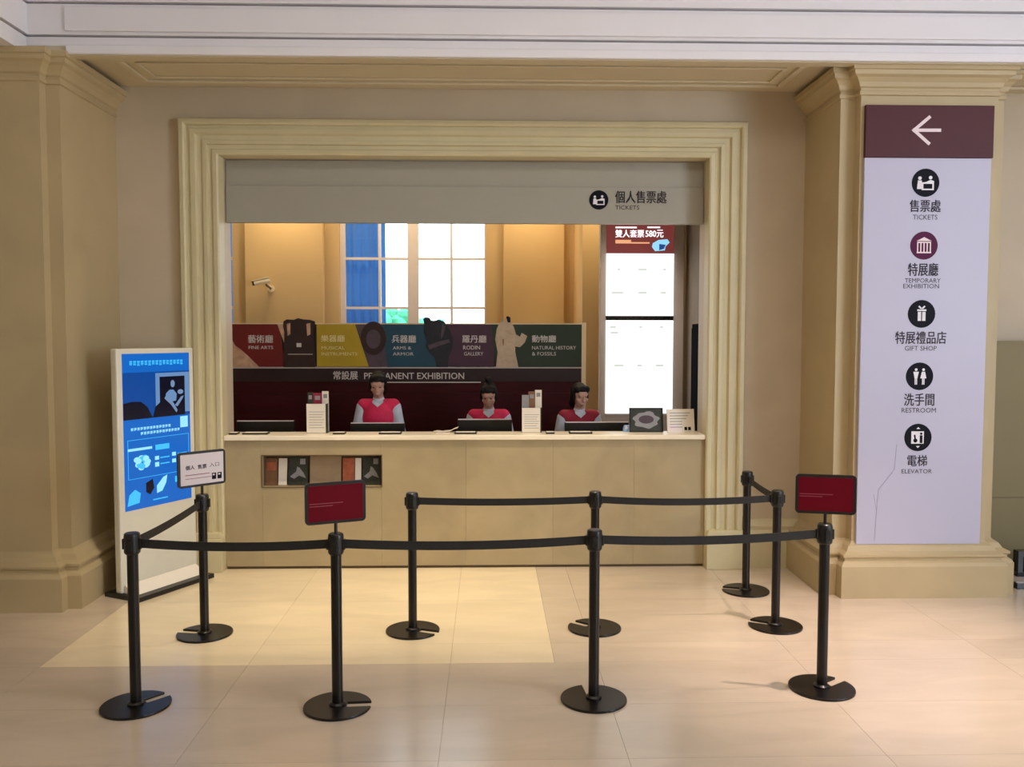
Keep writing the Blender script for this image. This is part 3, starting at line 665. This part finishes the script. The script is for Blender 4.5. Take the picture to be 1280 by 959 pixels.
def holder(px0, px1, ptop, pnote, label, notes, Y=YW+.17):
    a, bb = onY(px0, 541, Y), onY(px1, 541, Y); wd = bb.x-a.x; h = onY(px0, pnote, Y).z-WZ; d = .11
    o = thing('leaflet_holder', (a.x+wd/2, Y, WZ), label, 'leaflet holder', 'leaflet holders on the worktop')
    g_ = MB(); g_.box(-wd/2, wd/2, 0, .004, 0, h); g_.box(-wd/2, wd/2, d-.004, d, 0, h+.05); g_.box(-wd/2, -wd/2+.004, .004, d-.004, 0, h); g_.box(wd/2-.004, wd/2, .004, d-.004, 0, h); g_.box(-wd/2, wd/2, .004, d-.004, 0, .006)
    g_.build('box', 'leaf_dark', o)
    BX(-wd/2, wd/2-.012, -.003, 0, .003, h).build('notice_sheet', 'paper', o)
    r1 = MB(); 
    for k in range(7): r1.box(-wd*.38, wd*(.36-.05*(k % 3)), -.0036, -.003, h*(.72-.09*k), h*(.72-.09*k)+.004)
    r1.build('notice_lines', 'print_grey', o)
    top = onY(px0, ptop, Y).z-WZ
    for k, (u0, u1, y0, dz_, m_, lb) in enumerate(notes):
        l_ = thing('leaflet', (a.x+wd*(u0+u1)/2, Y+y0, WZ+.008), lb, 'leaflet', 'leaflets in the worktop holders'); ww = wd*(u1-u0)/2
        BX(-ww, ww, 0, .008, 0, top-dz_).build('cover', m_, l_); BX(-ww*.6, ww*.6, -.001, 0, top-dz_-.06, top-dz_-.025).build('cover_picture', 'print_grey', l_)
holder(383.5, 409, 492, 505, 'leaflet holder with white notice left of the left clerk', (
    (.04, .30, .020, .0, 'leaf_dark', 'dark leaflet at the left in the holder left of the left clerk'), (.30, .72, .030, .006, 'leaf_red', 'red leaflet in the middle of the holder left of the left clerk'),
    (.70, 1.02, .060, -.008, 'paper', 'white leaflet at the right in the holder left of the left clerk')))
holder(652.5, 677, 491, 510, 'leaflet holder with white notice between the middle and right clerks', (
    (.0, .36, .020, .03, 'print_grey', 'grey leaflet at the left in the holder between the clerks'), (.34, .68, .035, .0, 'leaf_brown', 'brown leaflet in the middle of the holder between the clerks'),
    (.68, 1.02, .060, -.012, 'paper', 'white leaflet at the right in the holder between the clerks')))
def tray(px0, px1, label, Y=YW+.11, d=.09):
    a, bb = on_top(px0, Y), on_top(px1, Y); wd = (bb-a)/2
    o = thing('cash_tray', ((a+bb)/2, Y, WZ), label, 'tray', 'small cash trays on the worktop')
    BX(-wd, wd, -d/2, d/2, 0, .014).build('tray', 'black', o, bevel=.004); BX(-wd*.86, wd*.86, -d*.4, d*.4, .014, .017).build('mat', 'paper', o)
tray(287.5, 298, 'small tray at the far left end of the worktop'); tray(304, 336, 'black tray in front of the unattended monitor')
tray(417, 432, 'small tray right of the left leaflet holder'); tray(474, 502, 'black tray in front of the left clerk')
tray(568, 596, 'black tray in front of the middle clerk'); tray(682, 693, 'tiny tray between right leaflet holder and right clerk'); tray(711, 740, 'black tray in front of the right clerk')
# loose paper between the left and middle clerks
o = thing('receipt_paper', (on_top(556), YW+.22, WZ), 'curled white receipt paper left of the middle clerk', 'paper')
vs = []; n = 14
for i in range(n+1):
    u = i/n; x = -.11+.22*u; z = .004+.045*max(0, u-.55)**1.2*2+.006*abs(math.sin(u*9))
    vs += [(x, -.05, z), (x+.01, .05, z+.004)]
pm = MB().add(vs, [(2*i, 2*i+1, 2*i+3, 2*i+2) for i in range(n)]).build('sheet', 'paper', o, smooth=True); md = pm.modifiers.new('s', 'SOLIDIFY'); md.thickness = .002
MB().box(-.10, .03, -.08, .06, 0, .003, Matrix.Rotation(.3, 4, 'Z')).build('under_sheet', 'paper', o)
# framed dark picture and pale notice stand
def stand_card(px0, px1, ptop, name, label, cat, m, Y, rz):
    a, bb = onY(px0, 541, Y), onY(px1, 541, Y); wd = (bb.x-a.x)/2; h = onY(px0, ptop, Y).z-WZ
    o = thing(name, ((a.x+bb.x)/2, Y, WZ), label, cat, None, rz); R_ = Matrix.Rotation(math.radians(-9), 4, 'X')
    MB().box(-wd, wd, 0, .01, 0, h, R_).build('card', m, o); MB().box(-wd*.2, wd*.2, .01, .016, 0, h*.8, Matrix.Translation((0, h*.45, 0)) @ Matrix.Rotation(math.radians(22), 4, 'X')).build('easel_leg', 'black', o)
    return o, wd, h, R_
def tb(mb, R_): mb.v = [tuple(R_ @ Vector(p_)) for p_ in mb.v]; return mb
o, wd, h, R_ = stand_card(787, 829, 510, 'picture_frame', 'dark standing picture with ornate silver motif in front of the price display', 'picture', 'leaf_dark', YW+.20, 0)
tb(MB().prism([(wd*.75*math.cos(t)*(1+.12*math.sin(7*t)), h*.5+h*.34*math.sin(t)*(1+.1*math.cos(5*t))) for t in [2*math.pi*i/40 for i in range(40)]], -.002, 0), R_).build('silver_motif', 'print_grey', o)
tb(MB().prism([(wd*.45*math.cos(t), h*.52+h*.17*math.sin(t)) for t in [2*math.pi*i/24 for i in range(24)]], -.003, -.002), R_).build('motif_centre', 'banner_mauve', o)
fr = MB(); fr.box(-wd, wd, -.006, 0, h*.94, h); fr.box(-wd, wd, -.006, 0, 0, h*.05); fr.box(-wd, -wd*.93, -.006, 0, h*.05, h*.94); fr.box(wd*.93, wd, -.006, 0, h*.05, h*.94); tb(fr, R_).build('frame', 'black', o)
o, wd, h, R_ = stand_card(834, 869, 511.5, 'notice_card', 'cream notice card standing at the right end of the worktop', 'card', 'paper', YW+.15, math.radians(6))
r1 = MB()
for k in range(6): r1.box(-wd*.8, wd*(.1 if k > 2 else .7-.15*k), -.0015, 0, h*(.82-.12*k), h*(.82-.12*k)+.006)
tb(r1, R_).build('notice_lines', 'print_grey', o); tb(MB().box(wd*.25, wd*.45, -.002, 0, h*.1, h*.24).box(wd*.52, wd*.72, -.002, 0, h*.1, h*.24), R_).build('notice_stamp', 'ink', o)
tb(MB().box(-wd*.85, -wd*.1, -.0012, 0, h*.06, h*.34), R_).build('notice_patch', 'arrow_white', o)
o = thing('tape_dispenser', (on_top(784.5, YW+.25), YW+.25, WZ), 'small pale blue desk item left of the dark standing picture', 'dispenser')
MB().prism([(-.04, 0), (.04, 0), (.04, .02), (.015, .055), (-.03, .055), (-.04, .03)], -.02, .02).build('body', 'pale_blue', o, bevel=.003)
MB().cyl((-.012, -.022, .036), (-.012, .022, .036), .014, .014, 14).build('roll', 'white_sheet', o)

# ------------------------------------------------------------------ people
def fuse(mb, voxel, name, material, parent, smooth_it=4):
    me = bpy.data.meshes.new(name); me.from_pydata(mb.v, [], mb.f); me.update()
    ob = bpy.data.objects.new('tmp', me); COL.objects.link(ob)
    r_ = ob.modifiers.new('r', 'REMESH'); r_.mode = 'VOXEL'; r_.voxel_size = voxel
    s_ = ob.modifiers.new('s', 'SMOOTH'); s_.iterations = smooth_it; s_.factor = .5
    dg = bpy.context.evaluated_depsgraph_get(); dg.update()
    nm = bpy.data.meshes.new_from_object(ob.evaluated_get(dg)); bpy.data.objects.remove(ob); nm.name = name
    return link(name, nm, material, parent, smooth=True)
def torso(mb, sh, g, top=True):
    lean = -.05
    mb.ell((0, 0, sh+.10), (.165+g, .12+g, .11+g)); mb.ell((0, -.015, sh+.24), (.128+g, .092+g, .15+g)); mb.ell((0, -.035, sh+.40), (.150+g, .102+g, .16+g))
    mb.cap((-.125, -.035, sh+.505), (.125, -.035, sh+.505), .048+g, .048+g); mb.ell((0, -.03, sh+.515), (.11+g, .062+g, .055+g))
def person(px, Y, sh, label, vest, turn, nod, bun, wz):
    x = onY(px, 500, Y).x
    o = thing('person', (x, Y, 0), label, 'person', 'ticket clerks'); o.rotation_euler.z = turn*.3
    b_ = MB(); torso(b_, sh, 0)
    b_.cap((0, -.035, sh+.53), (0, -.06, sh+.62), .052, .047)
    hc = Vector((0, -.085, sh+.715)); R_ = Matrix.Rotation(turn, 3, 'Z') @ Matrix.Rotation(math.radians(nod), 3, 'X')
    H_ = lambda p_: hc + R_ @ Vector(p_)
    b_.ell(H_((0, .012, .022)), (.072, .090, .088), R_); b_.ell(H_((0, -.022, -.035)), (.058, .066, .075), R_); b_.ell(H_((0, -.052, -.085)), (.026, .026, .022), R_)
    b_.ell(H_((0, -.092, -.018)), (.013, .016, .026), R_); b_.ell(H_((0, -.099, -.034)), (.015, .012, .011), R_)
    b_.ell(H_((0, -.084, -.062)), (.024, .010, .007), R_); b_.ell(H_((0, -.082, -.072)), (.02, .010, .007), R_); b_.ell(H_((0, -.072, .026)), (.052, .018, .014), R_)
    for s_ in (-1, 1):
        b_.ell(H_((s_*.074, .01, -.012)), (.012, .020, .030), R_); b_.ell(H_((s_*.030, -.076, .004)), (.014, .008, .008), R_); b_.ell(H_((s_*.042, -.055, -.03)), (.02, .02, .02), R_)
        shd = Vector((s_*.155, -.035, sh+.50)); elb = Vector((s_*.212, -.06, sh+.24)); wri = Vector((s_*.13, -.22, wz+.035))
        b_.cap(shd, elb, .047, .038); b_.cap(elb, wri, .037, .024)
        hd_ = Vector((-s_*.25, -.95, -.12)).normalized(); pc = wri+hd_*.055; side = Vector((s_, -.1, 0)).normalized()
        b_.ell(pc, (.036, .045, .017))
        for k, (off, ln) in enumerate(((-.027, .062), (-.009, .072), (.009, .068), (.026, .052))):
            r0 = pc+hd_*.035-side*off*-1; m1 = r0+hd_*ln*.55+Vector((0, 0, .008)); e_ = m1+hd_*ln*.4+Vector((0, 0, -.018))
            b_.cap(r0, m1, .0088, .0082, 8); b_.cap(m1, e_, .0082, .007, 8)
        t0 = wri+hd_*.03-side*.03; t1 = t0+hd_*.03-side*.022; b_.cap(t0, t1, .0105, .0095, 8); b_.cap(t1, t1+hd_*.03+Vector((0, 0, -.01)), .0092, .0078, 8)
        hip = Vector((s_*.09, -.02, sh+.085)); kn = Vector((s_*.12, -.36, sh-.10)); an = Vector((s_*.11, -.20, max(.35, sh-.50)))
        b_.cap(hip, kn, .082, .056); b_.cap(kn, an, .053, .034); b_.cap(an, an+Vector((s_*.01, -.15, -.05)), .032, .026)
    fuse(b_, .0065, 'body', 'skin', o, 3)
    s2 = MB(); torso(s2, sh, .007); s2.cap((0, -.035, sh+.54), (0, -.045, sh+.575), .06, .056)
    for s_ in (-1, 1):
        shd = Vector((s_*.155, -.035, sh+.50)); elb = Vector((s_*.212, -.06, sh+.24)); wri = Vector((s_*.13, -.22, wz+.035)); s2.cap(shd, elb, .058, .05); s2.cap(elb, elb.lerp(wri, .85), .049, .034)
    fuse(s2, .009, 'shirt', 'shirt', o)
    v_ = MB(); torso(v_, sh, .017); v_.cap((-.142, -.035, sh+.518), (.142, -.035, sh+.518), .062, .062)
    fuse(v_, .010, 'vest', vest, o)
    z1_, z0_ = sh+.565, sh+.505
    MB().add([(-.05, -.085, z1_), (.05, -.085, z1_), (0, -.128, z0_), (-.05, -.118, z1_-.02), (.05, -.118, z1_-.02), (0, -.142, z0_)], [(0, 1, 2), (3, 5, 4), (0, 3, 4, 1), (1, 4, 5, 2), (2, 5, 3, 0)]).build('shirt_collar', 'shirt', o)
    tr_ = MB()
    for s_ in (-1, 1):
        hip = Vector((s_*.09, -.02, sh+.085)); kn = Vector((s_*.12, -.36, sh-.10)); an = Vector((s_*.11, -.20, max(.35, sh-.50)))
        tr_.cap(hip, kn, .092, .066); tr_.cap(kn, kn.lerp(an, .9), .062, .048)
    tr_.ell((0, 0, sh+.10), (.178, .133, .115)); fuse(tr_, .012, 'trousers', 'trousers', o)
    h_ = MB(); h_.ell(H_((0, .030, .032)), (.080, .088, .088), R_); h_.ell(H_((0, -.004, .070)), (.068, .078, .040), R_); h_.ell(H_((0, .055, -.03)), (.074, .052, .085), R_)
    for s_ in (-1, 1):
        h_.ell(H_((s_*.068, .006, -.006)), (.018, .040, .072), R_); h_.ell(H_((s_*.048, -.036, .066)), (.028, .034, .034), R_)
    if bun != 'top': h_.ell(H_((0, .062, -.085)), (.078, .042, .065), R_)
    if bun == 'top': h_.ell(H_((0, .05, .135)), (.036, .036, .034), R_)
    if bun == 'back': h_.ell(H_((.0, .13, .03)), (.042, .04, .042), R_)
    if bun == 'tail': h_.cap(H_((0, .11, .03)), H_((.03, .13, -.10)), .03, .018)
    fuse(h_, .007, 'hair', 'hair', o, 2)
    ey = MB()
    for s_ in (-1, 1): ey.ell(H_((s_*.030, -.0835, .003)), (.010, .0035, .0035), R_, 10, 6)
    ey.build('eyes', 'ink', o, smooth=True)
    # stool under the clerk
    st = thing('bar_stool', (x, Y+.02, 0), label.replace('clerk', 'stool under the clerk', 1) if False else {'back': 'black stool under the left clerk', 'top': 'black stool under the middle clerk', 'tail': 'black stool under the right clerk'}[bun], 'stool', 'clerk stools')
    MB().lathe([(.16, sh-.06), (.18, sh-.045), (.18, sh-.02), (.165, sh-.005)]).build('seat', 'black', st, smooth=False); MB().cyl((0, 0, .03), (0, 0, sh-.06), .028).build('pole', 'chrome', st)
    MB().lathe([(.22, 0), (.22, .012), (.03, .03)]).build('base', 'chrome', st)
    fr_ = MB(); n = 24
    pts = [(0+.16*math.cos(2*math.pi*i/n), .16*math.sin(2*math.pi*i/n), .3) for i in range(n)]
    for i in range(n): fr_.cyl(pts[i], pts[(i+1) % n], .009, .009, 8)
    fr_.cyl((-.16, 0, .3), (.16, 0, .3), .008, .008, 8); fr_.build('foot_ring', 'chrome', st)
person(474, 8.22, .835, 'clerk in a pink vest over a pale shirt, head bowed, behind the left monitor', 'vest_pink', .0, 19, 'back', .97)
person(611, 8.22, .735, 'clerk in a pink vest with hair in a top bun, behind the middle monitor', 'vest_pink', -.05, 23, 'top', .97)
person(723, 8.22, .730, 'clerk in a dark red vest looking to the side, behind the right monitor', 'vest_red', .25, 11, 'tail', .97)

# ------------------------------------------------------------------ digital kiosk
KT = math.radians(63)
kd = Vector((math.cos(KT), math.sin(KT), 0)); kn_ = Vector((math.sin(KT), -math.cos(KT), 0))
KW = .76; k0 = Vector((-2.80, 6.575, 0))
kc = k0+kd*(KW/2)
kk = thing('digital_signage_kiosk', kc, 'white freestanding screen with blue lit display by the left pillar', 'display kiosk', None, KT)
# local: x along width, -y towards the viewer side
BX(-KW/2-.015, KW/2-.01, -.20, .17, 0, .035).build('base_plate', 'black', kk, bevel=.005)
MB().add([(-KW/2+.02, -.13, .035), (KW/2-.03, -.13, .035), (KW/2-.03, -.005, .035), (-KW/2+.02, -.005, .035), (-KW/2+.02, -.02, .10), (KW/2-.03, -.02, .10), (KW/2-.03, -.005, .10), (-KW/2+.02, -.005, .10)],
         [(0, 1, 2, 3), (4, 7, 6, 5), (0, 4, 5, 1), (1, 5, 6, 2), (2, 6, 7, 3), (3, 7, 4, 0)]).build('foot_wedge', 'white_foot', kk, bevel=.006)
BX(-KW/2, KW/2, 0, .065, .035, 1.905).build('body', 'white_paint', kk, bevel=.012)
sw = KW/2-.05; sz0, sz1 = .66, 1.865
sc_ = BX(-sw, sw, -.003, 0, sz0, sz1).build('screen', 'k_blue', kk)
def kz(v): return sz1-(sz1-sz0)*v
def kx(u): return -sw+2*sw*u
def kr(rects, m, d, name):
    mb = MB()
    for u0, u1, v0, v1 in rects: mb.box(kx(u0), kx(u1), -.003-d, -.003, kz(v1), kz(v0))
    return mb.build(name, m, sc_)
def kp(pts, m, d, name): return MB().prism([(kx(a), kz(b_)) for a, b_ in pts], -.003-d, -.003).build(name, m, sc_)
kr([(0, 1, .12, .42)], 'k_deep', .001, 'picture_background')
kr([(.47, 1, .13, .155), (.47, .53, .155, .36), (.92, 1, .155, .40)], 'k_frame', .002, 'painting_frame')
kr([(.53, .92, .155, .42)], 'k_dark', .0015, 'painting')
def ke(u, v, ru, rv, m, d, name, rot=0.0):
    return kp([(u+ru*math.cos(t)*math.cos(rot)-rv*.62*math.sin(t)*math.sin(rot), v+rv*math.sin(t)*math.cos(rot)+ru*1.6*.5*math.cos(t)*math.sin(rot)) for t in [2*math.pi*i/20 for i in range(20)]], m, d, name)
ke(.73, .205, .032, .024, 'k_skin', .002, 'painted_head'); kp([(.62, .27), (.68, .245), (.74, .245), (.79, .275), (.78, .32), (.70, .325), (.64, .305)], 'k_frame', .0021, 'painted_bodice')
kp([(.63, .275), (.60, .30), (.70, .345), (.78, .40), (.80, .385), (.74, .335), (.68, .30)], 'k_skin', .0022, 'painted_arm'); kp([(.76, .35), (.86, .295), (.90, .29), (.88, .31), (.80, .36)], 'k_skin', .0022, 'painted_arm')
ke(.85, .262, .045, .016, 'k_skin', .0022, 'painted_flower')
kp([(0, .42), (0, .315), (.12, .305), (.25, .31), (.34, .345), (.42, .42)], 'k_dark', .003, 'visitor_head')
kp([(.42, .42), (.46, .35), (.55, .315), (.64, .33), (.70, .38), (.74, .42)], 'k_dark', .003, 'visitor_head')
for i in range(15):
    u = .10+.054*i; kr([(u, u+.040, .046, .053), (u+.004, u+.014, .053, .074), (u+.024, u+.034, .053-.008*(i % 2), .074), (u, u+.040, .060+.006*(i % 3), .065+.006*(i % 3))], 'k_cyan', .001, 'title_glyph')
for i in range(26):
    u, v = (.10+.046*i, .474) if i < 13 else (.24+.046*(i-13), .506)
    kr([(u, u+.034, v, v+.005), (u+.004, u+.012, v+.005, v+.019), (u+.022, u+.030, v+.005, v+.019-.004*(i % 2)), (u, u+.034, v+.009, v+.013)], 'k_pale', .001, 'caption_glyph')
kr([(.84, .96, .43, .505)], 'k_pale', .001, 'pale_square')
kr([(.05, .97, .55, .553), (.05, .97, .80, .803), (.05, .056, .55, .80), (.965, .971, .55, .80)], 'k_cyan', .001, 'box_outline')
kr([(.05, .40, .605, .622)], 'k_pale', .0012, 'banner_bar')
for i in range(14):
    t = i*.9; ke(.26+.095*math.cos(t)*(.5+.5*(i % 3)/2), .70+.042*math.sin(t)*(.5+.5*(i % 4)/3), .045, .018, 'k_pale' if i % 3 else 'k_cyan', .0012+.0002*(i % 5), 'ornament_picture')
kr([(.44, .50, .675, .70), (.44, .50, .715, .745), (.70, .76, .665, .69), (.70, .76, .71, .735)], 'k_pale', .0012, 'menu_icons')
kr([(.45, .66, .60, .635), (.52, .66, .685, .693), (.52, .66, .725, .733), (.79, .93, .675, .683), (.79, .93, .72, .728)], 'k_cyan', .0012, 'menu_strokes')
kp([(.46, .87), (.56, .82), (.62, .81), (.60, .86), (.54, .91), (.46, .92)], 'k_pale', .0012, 'footer_picture')
kp([(.30, .84), (.40, .82), (.42, .88), (.36, .92), (.30, .90)], 'k_dark', .0012, 'footer_picture')
kp([(.03, .97), (.06, .90), (.14, .87), (.22, .90), (.2, .96)], 'k_cyan', .0012, 'footer_picture')
kr([(.74, .77, .83, .87), (.82, .85, .80, .87)], 'k_cyan', .0012, 'footer_picture'); kr([(.40, .62, .955, .963)], 'k_cyan', .0012, 'footer_strokes')

# ------------------------------------------------------------------ queue posts
PH = .95
def stanchion(px, py, ang, label, sign=None):
    g_ = ground(px, py); o = thing('queue_post', (g_.x, g_.y, 0), label, 'stanchion', 'belt barrier posts')
    R_ = .182; hs = .030; a0 = math.asin(hs/R_); n = 40; aa = math.radians(ang)
    pts = [(R_*math.cos(a0+(2*math.pi-2*a0)*i/n), R_*math.sin(a0+(2*math.pi-2*a0)*i/n)) for i in range(n+1)]+[(.05, -hs), (.05, hs)]
    pts = [(x*math.cos(aa)-y*math.sin(aa), x*math.sin(aa)+y*math.cos(aa)) for x, y in pts]; N = len(pts)
    bm_ = MB().add([(x, y, 0) for x, y in pts]+[(x, y, .014) for x, y in pts], [tuple(range(N-1, -1, -1)), tuple(range(N, 2*N))]+[(i, (i+1) % N, (i+1) % N+N, i+N) for i in range(N)])
    bm_.build('base_plate', 'black_metal', o, bevel=.003)
    MB().lathe([(.045, .014), (.045, .022), (.034, .03)]).build('collar', 'black_metal', o, smooth=False)
    MB().cyl((0, 0, .02), (0, 0, .84), .029, .029, 24).build('post', 'black_metal', o, smooth=False)
    hd_ = MB().lathe([(.034, .835), (.040, .842), (.042, .85), (.042, .93), (.040, .945), (.034, .95)]).build('belt_cassette', 'black', o)
    for k in range(4): MB().box(-.014, .014, .036, .050, .862, .918, Matrix.Rotation(k*math.pi/2, 4, 'Z')).build('belt_clip', 'black', hd_, bevel=.002)
    if sign:
        kind, yaw, w_, h_ = sign; zb = PH+.055
        MB().cyl((0, 0, PH-.002), (0, 0, zb+.02), .009, .009, 12).build('sign_neck', 'black', o)
        fm = Matrix.Translation((0, 0, zb)) @ Matrix.Rotation(yaw, 4, 'Z')
        f_ = MB(); r = .022; out = []
        for cx_, cz_, a_ in ((w_/2-r, r, -90), (w_/2-r, h_-r, 0), (-w_/2+r, h_-r, 90), (-w_/2+r, r, 180)):
            for k in range(5):
                t = math.radians(a_+k*22.5); out.append((cx_+r*math.cos(t), cz_+r*math.sin(t)))
        f_.prism(out, -.008, .008); fo = f_.build('sign_frame', 'black', o, mtx=fm)
        m_ = 'red_sheet' if kind == 'red' else 'white_sheet'; b_ = .016
        BX(-w_/2+b_, w_/2-b_, -.0095, -.008, b_, h_-b_).build('sign_sheet', m_, fo)
        ln = MB()
        if kind == 'red':
            for z, l_ in ((.50, .62), (.44, .45)): ln.box(-w_/2+.022, -w_/2+w_*l_, -.010, -.0095, h_*z-.002, h_*z+.002)
            ln.build('printed_lines', 'red_line', fo)
        else:
            ln.box(-w_*.36, w_*.15, -.010, -.0095, h_*.34, h_*.36); ln.box(-w_*.36, w_*.18, -.010, -.0095, h_*.24, h_*.255); ln.build('printed_lines', 'red_line', fo)
            letters('lettering', [('個人', -w_*.35, -w_*.16, h_*.50, h_*.62), ('售票', -w_*.10, w_*.09, h_*.50, h_*.62)], -.0102, 'ink', fo, bold=.015)
            letters('lettering', [('入口', w_*.15, w_*.36, h_*.52, h_*.64)], -.0102, 'ink_soft', fo)
            BX(w_*.20, w_*.29, -.0102, -.0095, h_*.16, h_*.34).build('printed_mark', 'ink', fo); BX(w_*.32, w_*.41, -.0102, -.0095, h_*.16, h_*.34).build('printed_mark', 'ink', fo)
            for u in (.215, .335): BX(w_*u, w_*(u+.045), -.0106, -.0102, h_*.27, h_*.31).build('printed_mark', 'white_sheet', fo)
    return o
def belt(a, b, sag=.012):
    """webbing pulled out of post a and clipped to post b"""
    pa = a.location; d = b.location-pa; L = d.length; dr = d.normalized(); nrm = Vector((-dr.y, dr.x, 0)); n = 14; vs = []
    for i in range(n+1):
        u = i/n; s_ = .042+(L-.084)*u; z = .892-sag*4*u*(1-u)
        for w_, hh in ((-.0015, -.024), (.0015, -.024), (.0015, .024), (-.0015, .024)):
            q_ = dr*s_+nrm*w_; vs.append((q_.x, q_.y, z+hh))
    fs = [(4*i+k, 4*i+(k+1) % 4, 4*i+4+(k+1) % 4, 4*i+4+k) for i in range(n) for k in range(4)]+[(0, 1, 2, 3), (4*n+3, 4*n+2, 4*n+1, 4*n)]
    MB().add(vs, fs).build('belt', 'belt', a)
s1 = stanchion(170, 883, 48, 'front left black queue post without a sign, nearest the blue screen')
s2_ = stanchion(422, 884, 4, 'black queue post with red sign in front of the counter niche', ('red', math.radians(23), .325, .222))
s3 = stanchion(742, 875, 95, 'front black queue post without a sign, second from right in the front row')
s4 = stanchion(1027, 861, 35, 'black queue post with red sign in front of the stone pillar', ('red', math.radians(-14), .325, .222))
s5 = stanchion(256, 793, 168, 'black queue post with white sign in front of the blue screen', ('white', math.radians(46), .335, .235))
s6 = stanchion(516, 789, -22, 'left end post of the rear belt row, before the counter')
s7 = stanchion(743, 786, 140, 'middle post of the rear belt row, partly hidden by a front post')
s8 = stanchion(969, 783, 150, 'right corner post of the rear belt row, left of the red sign post')
s9 = stanchion(932, 739, 160, 'rearmost black queue post, closest to the wall right of the counter')
belt(s1, s2_, .018); belt(s2_, s3, .02); belt(s3, s4, .02); belt(s1, s5, .012); belt(s6, s7); belt(s7, s8, .02); belt(s9, s8, .01)
bpy.data.objects.remove(_txto)
